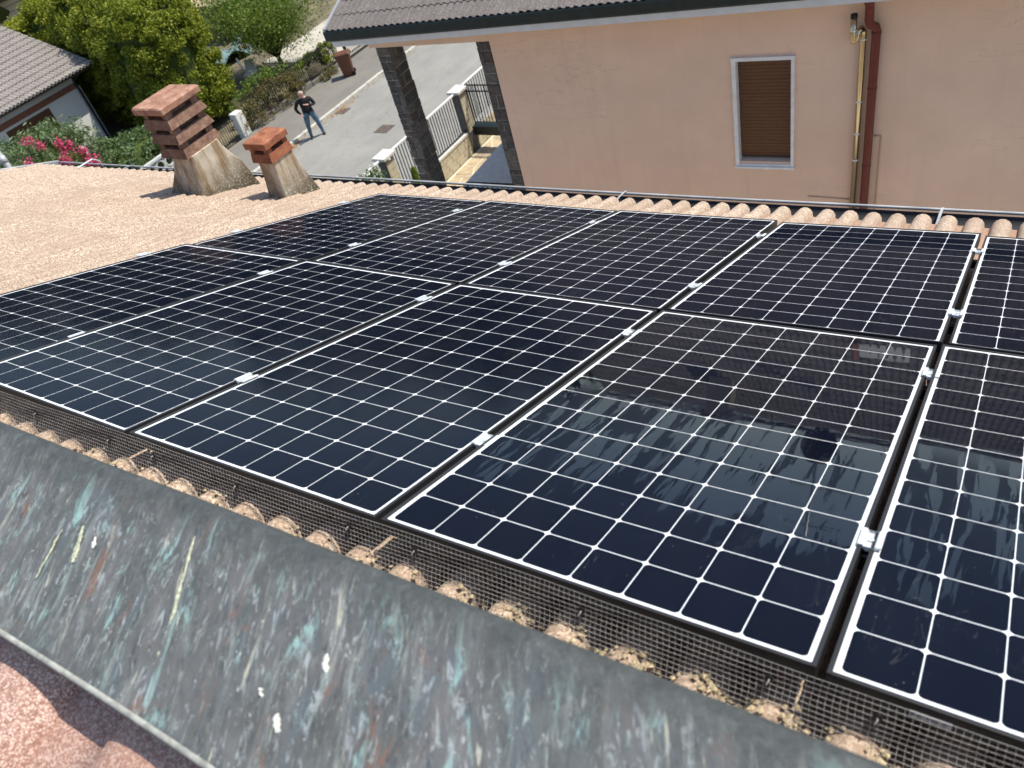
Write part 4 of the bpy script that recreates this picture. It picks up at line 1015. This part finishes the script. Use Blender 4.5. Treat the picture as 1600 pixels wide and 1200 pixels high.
def evergreen(x, y, rx, ry, h, label, mat, seed, nc, per=210, size=0.058, rad=0.33):
    t = thing('evergreen_tree', label, 'tree', T((x, y, GR + 0.05)), 'evergreen trees across the road')
    tr = MB(); tr.tube([(0, 0, 0), (0.05, 0.02, h * 0.3), (0, 0, h * 0.7)], [0.22, 0.17, 0.06], 8); tr.build('trunk', 'bark', t, True)
    rg = np.random.default_rng(seed); c = (0, 0, h * 0.52)
    C, N_ = clumps(rg, ellip(c, rx * 0.93, ry * 0.93, h * 0.46, lump=0.10, seed=seed), nc, rad, per)
    cr_ = leaves('crown', C, N_, size, mat, t, seed + 1, 0.45, 0.65)
    blob_core('crown_light_block', c, rx * 0.82, ry * 0.82, h * 0.42, 'core', cr_, seed)
    return t
evergreen(-27.7, 18.35, 1.8, 1.8, 5.3, 'dense evergreen tree at the right end of the hedge, by the white pillar', 'leaf_ever', 31, 520)
evergreen(-30.9, 19.3, 2.4, 2.0, 5.7, 'dense dark evergreen tree in the hedge, behind the large chimney', 'leaf_ever', 32, 540)
evergreen(-34.3, 19.6, 2.4, 2.0, 5.2, 'yellow green conifer in the hedge, rising above the grey tiled roof', 'leaf_yellow', 33, 500)
evergreen(-39.4, 20.2, 3.0, 1.9, 4.0, 'low golden conifer at the far left of the hedge, below the beige building', 'leaf_yellow', 34, 320)
def branchy(name, label, cat, base, h, spread, mat, seed, nleaf, size, fork=0.33, nb=7, group=None, aspect=0.45, cl=0.32, trunk_r=0.11, per=60):
    t = thing(name, label, cat, T(base), group); r = random.Random(seed); rg = np.random.default_rng(seed)
    tr = MB(); tips = []
    top = Vector((r.uniform(-.1, .1), r.uniform(-.1, .1), h * fork))
    tr.tube([(0, 0, -0.05), tuple(top * 0.5 + Vector((0.04, 0, 0))), tuple(top)], [trunk_r, trunk_r * 0.8, trunk_r * 0.65], 7)
    for k in range(nb):
        a = 2 * math.pi * (k + r.random() * 0.6) / nb; ln = spread * r.uniform(0.65, 1.05); hh = h * r.uniform(0.50, 1.0)
        e = Vector((math.cos(a) * ln, math.sin(a) * ln, hh)); mid = top.lerp(e, 0.5) + Vector((r.uniform(-.1, .1), r.uniform(-.1, .1), h * 0.08))
        tr.tube([tuple(top), tuple(mid), tuple(e)], [trunk_r * 0.55, trunk_r * 0.3, trunk_r * 0.08], 6); tips += [e, mid.lerp(e, 0.5), mid]
        for q in range(4):
            s0 = top.lerp(mid, r.uniform(0.5, 1)) if q < 2 else mid.lerp(e, r.uniform(0.1, 0.8))
            e2 = s0 + Vector((r.gauss(0, 1), r.gauss(0, 1), r.uniform(0, 1.0))).normalized() * spread * r.uniform(0.28, 0.5)
            tr.tube([tuple(s0), tuple(s0.lerp(e2, 0.5) + Vector((0, 0, 0.04))), tuple(e2)], [trunk_r * 0.2, trunk_r * 0.12, trunk_r * 0.04], 5); tips += [e2, s0.lerp(e2, 0.6)]
    tr.build('trunk', 'bark', t, True)
    tp = np.array([tuple(p) for p in tips]); idx = rg.integers(0, len(tp), nleaf)
    C = tp[idx] + rg.normal(size=(nleaf, 3)) * cl * spread * 0.42; N_ = rg.normal(size=(nleaf, 3)); N_[:, 2] = abs(N_[:, 2]); N_ /= np.linalg.norm(N_, axis=1)[:, None]
    leaves('crown', C, N_, size, mat, t, seed + 3, aspect, 0.6)
    return t
branchy('deciduous_tree', 'loose leafed green tree with a dark forked trunk behind the iron fence', 'tree', (-27.4, 23.5, GR + 0.05), 4.2, 2.5, 'leaf_tree', 51, 34000, 0.052, 0.14, 11, trunk_r=0.14, cl=0.40)
# oleander with pink flower heads
def shrub(name, label, base, rx, ry, h, mat, seed, n, size, aspect, per=40, rad=0.3, group=None, core=True, lump=0.16):
    t = thing(name, label, 'shrub', T(base), group); rg = np.random.default_rng(seed)
    st = MB(); r = random.Random(seed)
    for k in range(6): st.tube([(0, 0, -0.05), (r.uniform(-.3, .3) * rx, r.uniform(-.3, .3) * ry, h * 0.4), (r.uniform(-.6, .6) * rx, r.uniform(-.6, .6) * ry, h * 0.8)], [0.03, 0.02, 0.008], 5)
    st.build('stems', 'bark', t)
    C, N_ = clumps(rg, ellip((0, 0, h * 0.52), rx * 0.92, ry * 0.92, h * 0.46, lump=lump, seed=seed), max(6, n // per), rad, per)
    f = leaves('foliage', C, N_, size, mat, t, seed + 2, aspect, 0.7)
    if core: blob_core('crown_light_block', (0, 0, h * 0.5), rx * 0.68, ry * 0.68, h * 0.38, 'core', f, seed)
    return t
ol = shrub('oleander', 'oleander bush with crimson pink flowers in front of the white house', (-26.2, 11.5, GR), 1.2, 1.7, 3.25, 'leaf_ole', 61, 13000, 0.105, 0.20, 45, 0.34)
heads = [(-25.1, 10.85, -5.75), (-25.1, 11.1, -6.05), (-25.05, 11.65, -6.2), (-25.0, 11.9, -6.42), (-25.1, 11.68, -6.45), (-25.0, 12.15, -6.8), (-24.9, 11.42, -6.72), (-24.9, 11.34, -6.92), (-25.0, 10.42, -6.28), (-24.85, 12.15, -7.12), (-24.85, 12.22, -7.35), (-24.9, 11.3, -7.1), (-24.85, 12.0, -7.28)]
rg = np.random.default_rng(8)
for k, h_ in enumerate(heads):
    big = 190 if k in (6, 7, 9, 10, 12) else 90
    c = np.array(h_) - np.array([-26.2, 11.5, GR]); q = rg.normal(size=(big, 3)) * (0.075 if big == 90 else 0.10)
    nv = q / np.linalg.norm(q, axis=1)[:, None]
    leaves('flower_head', c + q, nv, 0.040, 'petal', ol, 200 + k, 0.7, 0.5)
shrub('green_shrub', 'glossy green shrub between the white house corner and the large chimney', (-25.6, 14.1, GR), 1.05, 1.5, 1.85, 'leaf_shrub', 63, 9000, 0.060, 0.5, 45, 0.28)
shrub('green_shrub', 'low dark shrub at the foot of the evergreen, beside the green shrub', (-26.4, 16.1, GR), 0.9, 1.0, 1.0, 'leaf_shrub', 64, 3000, 0.055, 0.5, 40, 0.24)
shrub('dry_climber', 'dry brownish climber sprawling on the iron fence behind the person', (-24.15, 19.5, GR + 0.08), 0.42, 1.75, 1.15, 'leaf_dry', 65, 5200, 0.045, 0.4, 30, 0.20, core=False)
shrub('fence_bush', 'mixed green and brown bush behind the iron fence', (-24.95, 19.9, GR + 0.05), 0.55, 1.4, 1.3, 'leaf_tree', 66, 3000, 0.05, 0.45, 30, 0.22, core=False)
shrub('ivy', 'bright ivy topping the dark iron fence beside the bin', (-24.3, 23.35, GR + 0.45), 0.22, 0.45, 0.75, 'leaf_ever', 67, 2000, 0.036, 0.6, 30, 0.13, core=False)
shrub('ivy', 'ivy hanging over the fence left of the gate post', (-24.6, 22.4, GR + 0.7), 0.28, 0.7, 0.35, 'leaf_bright', 68, 1800, 0.036, 0.6, 30, 0.12, core=False)
shrub('weeds', 'tuft of weeds at the foot of the dark fence near the bin', (-23.85, 22.6, GR + 0.10), 0.22, 0.5, 0.28, 'leaf_dry', 69, 900, 0.04, 0.4, 25, 0.10, core=False)
fw = shrub('white_flower_bush', 'bush with small white flowers at the roof edge, left of the fence post', (-13.15, 12.55, -8.0), 0.30, 0.50, 0.80, 'leaf_shrub', 71, 2200, 0.032, 0.5, 30, 0.13, core=False)
q = np.random.default_rng(5).normal(size=(26, 3)) * np.array([0.20, 0.34, 0.10]) + np.array([0.05, 0, 0.74])
for k, c in enumerate(q):
    nn_ = np.random.default_rng(k).normal(size=(14, 3)); leaves('flower', c + nn_ * 0.022, nn_ / np.linalg.norm(nn_, axis=1)[:, None], 0.026, 'petal_white', fw, 300 + k, 0.8, 0.4)
MB().cbox(-0.25, 0.25, -0.45, 0.45, -1.35, 0.12, 0.02).build('planter', 'latcon', fw)
cf = thing('small_conifer', 'small bright green conifer left of the stone column foot', 'shrub', T((-13.1, 14.25, GR)))
MB().tube([(0, 0, 0), (0, 0, 1.0)], [0.03, 0.01], 6).build('trunk', 'bark', cf)
rg = np.random.default_rng(9); hN = 3000; hz = rg.uniform(0, 1, hN) ** 0.8; ang = rg.uniform(0, 6.283, hN); rr = 0.24 * (1 - hz) ** 0.6 * (rg.uniform(0, 1, hN) ** 0.3) + 0.015
C = np.stack([rr * np.cos(ang), rr * np.sin(ang), 0.05 + hz * 1.30], 1); Nv = np.stack([np.cos(ang), np.sin(ang), np.full(hN, 0.6)], 1)
leaves('crown', C, Nv, 0.030, 'leaf_bright', cf, 77, 0.3, 0.5)

# ------------------------------------------------------------------ across the road: fences, pillar, gate
PX = -24.22
def picket_fence(label, y0, y1, ztop, zbot, pitch, thick, name='iron_fence', wall=True, mat='iron'):
    f = thing(name, label, 'fence', T((PX, y0, GR + 0.12)))
    P = T((-PX, -y0, -GR - 0.12))
    def a(mb, nm, m_): o = mb.build(nm, m_, f); o.matrix_local = P; return o
    if wall: a(MB().box(PX - 0.10, PX + 0.10, y0, y1, GR - 0.1, zbot - 0.02), 'plinth', 'sidewalk')
    for z in (zbot + 0.06, ztop - 0.12): a(MB().box(PX - 0.015, PX + 0.015, y0, y1, z - 0.015, z + 0.015), 'rail', mat)
    me = MB().loft([[(PX + sx * thick, sy * thick, z) for sx, sy in ((-1, -1), (1, -1), (1, 1), (-1, 1))] for z in (zbot - 0.03, ztop - 0.06)] + [[(PX + sx * 0.002, sy * 0.002, ztop) for sx, sy in ((-1, -1), (1, -1), (1, 1), (-1, 1))]]).mesh('picket', mat)
    n = int((y1 - y0) / pitch)
    for k in range(n): o = link('picket', me, f); o.matrix_local = P @ T((0, y0 + (k + 0.5) * pitch, 0))
    return f
picket_fence('iron picket fence with climbers behind the person', 18.15, 21.8, -7.95, -8.98, 0.115, 0.010)
picket_fence('dark close set iron fence between the tree and the bin', 21.85, 23.9, -8.02, -9.02, 0.085, 0.014)
gp = MB().cbox(PX - 0.05, PX + 0.05, 24.30, 24.42, GR, -8.20, 0.01)
tag(gp.build('gate_post', 'iron'), 'black gate post behind the brown bin', 'post')
picket_fence('black sliding gate over a pale drive, right of the bin', 24.46, 28.6, -8.28, -9.08, 0.118, 0.009, 'sliding_gate', False)
mb = MB(); mb.box(PX - 0.03, PX + 0.03, 24.3, 30, GR + 0.125, GR + 0.15); tag(mb.build('gate_track', 'iron'), 'dark steel track on the ground under the sliding gate', 'track')
pl = MB().cbox(PX - 0.17, PX + 0.17, 17.55, 17.95, GR + 0.05, -8.28, 0.02)
tag(pl.build('white_pillar', 'white_plaster'), 'white rendered gate pillar below the evergreen tree', 'pillar')
picket_fence('dark wire gate in the shade left of the white pillar', 15.2, 17.5, -8.35, -9.15, 0.11, 0.008, 'wire_gate', False)
# concrete lattice fence
lt = thing('lattice_fence', 'grey concrete lattice fence with round holes below the green shrub', 'fence', T((PX, 14.0, GR)))
LP_ = T((-PX, -14.0, -GR))
def lpart(mb, nm, m_='latcon'): o = mb.build(nm, m_, lt); o.matrix_local = LP_; return o
lpart(MB().box(PX - 0.07, PX + 0.07, 9.5, 15.1, -8.09, -8.01), 'top_rail'); lpart(MB().box(PX - 0.07, PX + 0.07, 9.5, 15.1, GR, -8.95), 'plinth')
def ring_mesh():
    mb = MB(); ro, ri = 0.205, 0.155; n = 20; vs = []; fs = []
    for k in range(n):
        a = 2 * math.pi * k / n
        for rr_, xx in ((ro, -0.045), (ro, 0.045), (ri, 0.045), (ri, -0.045)): vs.append((xx, rr_ * math.cos(a), rr_ * math.sin(a)))
    for k in range(n):
        j = (k + 1) % n
        for t in range(4): fs.append((k * 4 + t, j * 4 + t, j * 4 + (t + 1) % 4, k * 4 + (t + 1) % 4))
    mb.add(vs, fs); return mb.mesh('ring', 'latcon')
rm = ring_mesh()
for k in range(13):
    for j in range(2): o = link('ring', rm, lt); o.matrix_local = LP_ @ T((PX, 9.75 + k * 0.415, -8.735 + j * 0.42 + 0.0))
for k in range(14):
    lpart(MB().box(PX - 0.03, PX + 0.03, 9.525 + k * 0.415, 9.56 + k * 0.415, -8.95, -8.09), 'bar')

# ------------------------------------------------------------------ white house on the left
wh = thing('white_house', 'white house with grey tiled roof and brick band at the left edge', 'house', T((-31, 15, GR)))
WPm = T((31, -15, -GR))
def wpart(mb, nm, m_, parent=None, sm=False):
    o = mb.build(nm, m_, parent or wh, sm)
    if parent is None: o.matrix_local = WPm
    return o
wpart(MB().box(-44, -30.9, 2.0, 16.25, GR - 0.1, -6.62), 'wall', 'white_plaster'); wpart(MB().box(-44, -30.87, 2.0, 16.28, -6.405, -6.05), 'wall_head', 'soffit')
bb = wpart(MB().box(-43.9, -30.92, 2.0, 16.24, -6.62, -6.41), 'brick_band', 'mortar')
bk = MB().box(-30.915, -30.85, 0.006, 0.069, -6.612, -6.418).mesh('brick', 'brick')
for k in range(120): o = link('brick', bk, bb); o.location = (jit(k, 0.004), 16.24 - (k + 1) * 0.075, 0)
wd = wpart(MB().box(-30.93, -30.895, 12.9, 14.85, -7.9, -6.72), 'window', 'shutter')
for z in np.arange(-7.88, -6.75, 0.09): MB().box(-30.894, -30.880, 12.92, 14.83, z, z + 0.075).build('slat', 'shutter', wd)
mb = MB(); mb.tube([(-30.35, 16.35, -6.12), (-30.55, 16.34, -6.2), (-30.80, 16.32, -6.3), (-30.83, 16.32, -6.45), (-30.83, 16.32, GR)], 0.05, 8); wpart(mb, 'downpipe', 'iron', sm=True)
qm = ['soffit', 'marble']
for k in range(7): wpart(MB().box(-31.3, -30.85, 16.30, 16.42, -8.95 + k * 0.34, -8.95 + k * 0.34 + 0.325), 'corner_stone', qm[k % 2])
wpart(MB().loft([[(x, y, z) for x, z in ((-30.30, -6.05), (-30.30, -5.95), (-30.36, -5.95), (-30.36, -6.0), (-30.42, -6.05))] for y in (2.0, 17.25)]), 'gutter', 'iron')
GS = 1.607 / 5.019; ga = math.atan(GS)
grf = wpart(MB().loft([[(x, y, z) for x, z in ((-30.34, -6.03), (-37.0, -6.03 + 6.66 * GS), (-44.0, -6.03), (-44.0, -6.10), (-30.34, -6.10))] for y in (2.0, 17.16)]), 'roof', 'deck')
gt_ = tile_mesh('tile', 'gtile', 0.17, 0.12, 0.042, 0.48, 0.045, 4, 2)
# slope frame: x towards -Y, y down the slope (+X)
gm = T((-37.0, 17.20, -6.03 + 6.66 * GS + 0.055)) @ Matrix(((0, math.cos(ga), math.sin(ga), 0), (-1, 0, 0, 0), (0, -math.sin(ga), math.cos(ga), 0), (0, 0, 0, 1)))
gl_ = 6.72 / math.cos(ga); restg = MB(); cnt = 0
gv = [tuple(v.co) for v in gt_.vertices]; gf = [tuple(p.vertices) for p in gt_.polygons]
for rI in range(18):
    for c in range(34):
        ye = gl_ - rI * 0.40; u = c * 0.34
        if ye < 0.5: continue
        dz = jit(rI * 77 + c, 0.005)
        if c < 20 and rI < 15: o = link('tile', gt_, grf); o.matrix_local = gm @ T((u, ye - 0.48, dz))
        else: restg.add([tuple(gm @ Vector((x + u, y + ye - 0.48, z + dz))) for x, y, z in gv], gf)
stuff(restg.build('tile_field', 'gtile', grf, smooth=True))
wpart(MB().loft([[(x, y, z) for y, z in ((17.16, -0.09), (17.24, -0.09), (17.24, 0.06), (17.16, 0.06))] for x, z0 in ((0, 0),)] ) if False else MB().box(-30.4, -30.33, 17.17, 17.23, -6.08, -5.98), 'rake_end', 'iron')

# ------------------------------------------------------------------ bin, grate, leaf litter
bn = thing('wheelie_bin', 'brown wheelie bin standing on the pavement by the gate', 'bin', T((-22.85, 22.75, GR + 0.125)) @ RZ(R(-52)) @ Matrix.Scale(0.88, 4))
mb = MB()
def rr_(hw, hd, z, c=0.05): return [(-hw + c, -hd, z), (hw - c, -hd, z), (hw, -hd + c, z), (hw, hd - c, z), (hw - c, hd, z), (-hw + c, hd, z), (-hw, hd - c, z), (-hw, -hd + c, z)]
mb.loft([rr_(0.21, 0.24, 0.04), rr_(0.22, 0.26, 0.15), rr_(0.265, 0.325, 0.90), rr_(0.29, 0.35, 0.91), rr_(0.29, 0.35, 0.98)]); mb.build('body', 'bin', bn)
mb = MB(); mb.loft([rr_(0.30, 0.365, 0.985), rr_(0.30, 0.365, 1.01), rr_(0.28, 0.33, 1.055), rr_(0.20, 0.22, 1.075)]); mb.build('lid', 'bin', bn)
mb = MB(); mb.tube([(-0.22, 0.40, 1.0), (0.22, 0.40, 1.0)], 0.018, 8); mb.build('handle', 'bin', bn)
for s_ in (-1, 1):
    mb = MB(); mb.tube([(s_ * 0.20, 0.24, 0.10), (s_ * 0.255, 0.24, 0.10)], 0.10, 14); mb.build('wheel', 'rubber', bn)
gr = thing('drain_grate', 'rusty square drain grate set in the asphalt road', 'grate', T((-18.03, 18.70, GR)))
MB().box(-0.30, 0.30, -0.30, 0.30, -0.02, 0.004).build('frame', 'postdark', gr)
for k in range(9): MB().box(-0.26, 0.26, -0.255 + k * 0.06, -0.225 + k * 0.06, 0.0045, 0.012).build('bar', 'grate', gr)
gr = thing('gully_grate', 'rusty gully grate against the kerb, right of the person', 'grate', T((-21.02, 19.95, GR)))
MB().box(-0.24, 0.24, -0.26, 0.26, -0.02, 0.004).build('frame', 'postdark', gr)
for k in range(8): MB().box(-0.21, 0.21, -0.235 + k * 0.06, -0.205 + k * 0.06, 0.0045, 0.012).build('bar', 'grate', gr)
lf = MB(); r = random.Random(14)
for k in range(520):
    y = r.choice((r.gauss(19.9, 0.5), r.gauss(17.2, 0.25), r.uniform(14, 30))); x = -21.29 + abs(r.gauss(0, 0.12)) + (r.random() < 0.1) * r.uniform(0, 3)
    s_ = r.uniform(0.02, 0.05); a = r.uniform(0, 6.3); z = GR + 0.006
    c_, d_ = math.cos(a) * s_, math.sin(a) * s_
    lf.add([(x - c_, y - d_, z), (x + d_ * .5, y - c_ * .5, z + r.uniform(0, .015)), (x + c_, y + d_, z + r.uniform(0, .02)), (x - d_ * .5, y + c_ * .5, z + .004)], [(0, 1, 2, 3)])
stuff(lf.build('leaf_litter', 'dryleaf'))

# ------------------------------------------------------------------ garden things behind the trees
for k, (x, y, a, lb) in enumerate(((-28.2, 22.3, 0.4, 'white garden chair beside the tree trunk, nearer the hedge'), (-28.9, 22.9, 2.4, 'white garden chair behind the tree, farther from the hedge'))):
    ch = thing('garden_chair', lb, 'chair', T((x, y, GR + 0.05)) @ RZ(a), 'white garden chairs')
    MB().cbox(-0.25, 0.25, -0.25, 0.25, 0.40, 0.44, 0.02).build('seat', 'white', ch)
    mb = MB(); mb.loft([[(-0.25, 0.22, 0.44), (0.25, 0.22, 0.44), (0.25, 0.26, 0.44), (-0.25, 0.26, 0.44)], [(-0.22, 0.32, 0.90), (0.22, 0.32, 0.90), (0.22, 0.35, 0.90), (-0.22, 0.35, 0.90)]]); mb.build('backrest', 'white', ch)
    for sx in (-0.22, 0.22):
        for sy in (-0.22, 0.22): MB().tube([(sx, sy, 0), (sx * 0.95, sy * 0.95, 0.40)], 0.02, 6).build('leg', 'white', ch)
mb = MB(); vs = []; fs = []
for i in range(9):
    for j in range(13): vs.append((-34.2 + i * 0.36, 23.6 + j * 0.36, GR + 0.05 + 0.35 * math.sin(i * 0.9 + j * 0.4) ** 2 + 0.25 * math.sin(j * 0.7)))
for i in range(8):
    for j in range(12): fs.append((i * 13 + j, (i + 1) * 13 + j, (i + 1) * 13 + j + 1, i * 13 + j + 1))
o = mb.add(vs, fs).build('tarpaulin', 'teal', smooth=True); md = o.modifiers.new('t', 'SOLIDIFY'); md.thickness = 0.02
tag(o, 'faded teal tarpaulin over a heap between hedge and tree', 'tarpaulin')
sh = thing('shed', 'low grey shed with a beige roof behind the loose leafed tree', 'shed', T((-36.2, 28.6, GR)))
MB().box(-2.0, 2.2, -1.2, 2.6, 0, 1.7).build('wall', 'mortar', sh); MB().loft([[(-2.3, y, 1.72), (2.5, y, 1.72), (2.5, y, 1.80), (-2.3, y, 1.80)] if k == 0 else [(-2.2, y, 2.0), (2.4, y, 2.0), (2.4, y, 2.08), (-2.2, y, 2.08)] for k, y in enumerate((-1.5, 2.9))]).build('roof', 'flag', sh)
bh = thing('beige_building', 'beige building with a dark downpipe in the top left corner', 'building', T((-50, 26, GR)))
MB().box(-8, 0, -9, 5.5, 0, 6.3).build('wall', 'beige_plaster', bh); MB().box(-8.4, 0.45, -9.4, 5.9, 6.31, 6.5).build('roof', 'gtile', bh)
mb = MB(); mb.tube([(0.08, 0.45, 0), (0.08, 0.45, 6.3)], 0.07, 8); mb.build('downpipe', 'iron', bh, True)
for k in range(20): MB().box(0.002, 0.02, -8.9, 5.4, 0.2 + k * 0.3, 0.22 + k * 0.3).build('siding_joint', 'postdark', bh)
# far trees added for the panels' reflections, raised at left to block bright sky
rg = np.random.default_rng(99); C = []; Nn = []
for k in range(110):
    a = rg.uniform(-1.45, 1.1); near = a < -0.45; d_ = rg.uniform(50, 62) if near else rg.uniform(66, 95); h_ = rg.uniform(13, 17.5) if near else rg.uniform(6, 12)
    c = np.array([math.sin(a) * d_ - 5, math.cos(a) * d_ + 8, GR + h_ * 0.55]); q = rg.normal(size=(420, 3)); q /= np.linalg.norm(q, axis=1)[:, None]
    C.append(c + q * np.array([h_ * 0.42, h_ * 0.42, h_ * 0.5]) * rg.uniform(0.6, 1, 420)[:, None]); Nn.append(q)
stuff(leaves('far_wood', np.concatenate(C), np.concatenate(Nn), 0.62, 'wood_far', None, 98, 0.7, 0.5))

# ------------------------------------------------------------------ the person in the road
def person():
    p = thing('person', 'person in black top and jeans standing on the road, looking up', 'person', T((-20.70, 18.06, GR + 0.002)) @ RZ(math.atan2(-18.7, 21.9) + math.pi / 2) @ Matrix.Diagonal((1.14, 1.12, 1.0, 1.0)))
    # local frame: facing -Y, x to the figure's left
    V = []; Rr = []; E_ = []
    def j(x, y, z, rx, ry=None): V.append((x, y, z)); Rr.append((rx, ry or rx)); return len(V) - 1
    def e(a, b): E_.append((a, b))
    pel = j(0, 0.0, 0.93, 0.155, 0.115); bel = j(0, -0.02, 1.08, 0.155, 0.12); che = j(0, 0.0, 1.28, 0.175, 0.12); sho = j(0, 0.01, 1.40, 0.145, 0.09); nec = j(0, -0.005, 1.475, 0.058); skl = j(0, -0.015, 1.55, 0.064, 0.075); hed = j(0, -0.025, 1.635, 0.078, 0.095); crn = j(0, -0.015, 1.70, 0.060, 0.075)
    for a, b in ((pel, bel), (bel, che), (che, sho), (sho, nec), (nec, skl), (skl, hed), (hed, crn)): e(a, b)
    for s in (-1, 1):
        hip = j(s * 0.10, 0, 0.86, 0.095); th_ = j(s * 0.135, -0.01, 0.68, 0.085); kn = j(s * 0.165, -0.015, 0.48, 0.062); ca = j(s * 0.18, 0.01, 0.34, 0.060); an = j(s * 0.20, 0.02, 0.10, 0.042); he = j(s * 0.20, 0.0, 0.045, 0.044); to = j(s * 0.225, -0.14, 0.035, 0.036)
        for a, b in ((pel, hip), (hip, th_), (th_, kn), (kn, ca), (ca, an), (an, he), (he, to)): e(a, b)
        sp = j(s * 0.19, 0.0, 1.385, 0.068)
        if s > 0: el = j(0.29, -0.02, 1.13, 0.048); mi = j(0.18, -0.15, 1.17, 0.040); wr = j(0.06, -0.20, 1.24, 0.030)
        else: el = j(-0.33, 0.04, 1.14, 0.048); mi = j(-0.29, -0.02, 1.03, 0.040); wr = j(-0.225, -0.07, 0.95, 0.030)
        up_ = tuple((V[sp][k] + V[el][k]) / 2 for k in range(3)); um = j(*up_, 0.058)
        for a, b in ((sho, sp), (sp, um), (um, el), (el, mi), (mi, wr)): e(a, b)
        d = (Vector(V[wr]) - Vector(V[mi])).normalized(); pm = j(*(Vector(V[wr]) + d * 0.05), 0.034, 0.020); e(wr, pm)
        side = d.cross(Vector((0, 0, 1))).normalized()
        for f in range(4):
            off = side * (f - 1.5) * 0.020; b1 = Vector(V[pm]) + d * 0.035 + off; b2 = b1 + d * (0.034 - abs(f - 1.3) * 0.005) + Vector((0, -0.008, 0)); b3 = b2 + d * 0.026 + Vector((0, -0.016, 0.0))
            i1 = j(*b1, 0.0095); i2 = j(*b2, 0.0085); i3 = j(*b3, 0.0075); e(pm, i1); e(i1, i2); e(i2, i3)
        t1 = Vector(V[wr]) + d * 0.025 + side * 0.036; t2 = t1 + d * 0.034 + side * 0.014; i1 = j(*t1, 0.011); i2 = j(*t2, 0.009); e(wr, i1); e(i1, i2)
    me = bpy.data.meshes.new('body'); me.from_pydata(V, E_, []); ob = bpy.data.objects.new('body', me); COL.objects.link(ob)
    md = ob.modifiers.new('skin', 'SKIN'); md.use_smooth_shade = True; md.branch_smoothing = 0.4
    sv = me.skin_vertices[0].data
    for i, q in enumerate(Rr): sv[i].radius = (q[0] * (1.22 if q[0] > 0.028 else 1.05), q[1] * (1.18 if q[0] > 0.028 else 1.05)); sv[i].use_root = (i == pel)
    ob.modifiers.new('sub', 'SUBSURF').levels = 1
    dg = bpy.context.evaluated_depsgraph_get(); nm = bpy.data.meshes.new_from_object(ob.evaluated_get(dg)); bpy.data.objects.remove(ob)
    nm.materials.clear()
    for k in ('skin', 'shirt', 'jeans', 'shoe', 'hair'): nm.materials.append(MAT[k])
    for po in nm.polygons:
        c = po.center; po.use_smooth = True
        if c.z > 1.455: k = 4 if (c.z > 1.675 or (c.y > 0.02 and c.z > 1.56)) else 0
        elif c.z < 0.085: k = 3
        elif c.z < 0.93 and abs(c.x) < 0.20 + (0.93 - c.z) * 0.12 and not (c.x < -0.19 and c.z > 0.83): k = 2
        elif (c.x < 0.085 and c.x > -0.06 and c.y < -0.175 and c.z > 1.16 and c.z < 1.34) or (c.x < -0.15 and c.z < 0.965 and c.z > 0.78): k = 0
        else: k = 1
        po.material_index = k
    o = link('body', nm, p)
    MB().loft([[(0.012 * math.cos(a), -0.118 - dy, 1.615 + zz + 0.010 * math.sin(a)) for a in [2 * math.pi * i / 6 for i in range(6)]] for dy, zz in ((-0.03, 0.012), (0.0, 0.0), (0.016, -0.012))]).build('nose', 'skin', p, True)
    for s in (-1, 1):
        MB().lathe([(0.004, -0.006), (0.008, 0), (0.004, 0.006)], 8, (s * 0.032, -0.108, 1.642)).build('eye', 'shoe', p)
        MB().lathe([(0.008, -0.028), (0.016, -0.01), (0.017, 0.012), (0.008, 0.028)], 8, (s * 0.080, -0.01, 1.625)).build('ear', 'skin', p, True)
    MB().box(-0.024, 0.024, -0.112, -0.10, 1.572, 1.580).build('mouth', 'maroon', p)
    MB().loft([[(0.062 * math.cos(a), -0.005 + 0.055 * math.sin(a), z) for a in [2 * math.pi * i / 12 for i in range(12)]] for z in (1.44, 1.47)]).build('collar', 'white', p)
person()
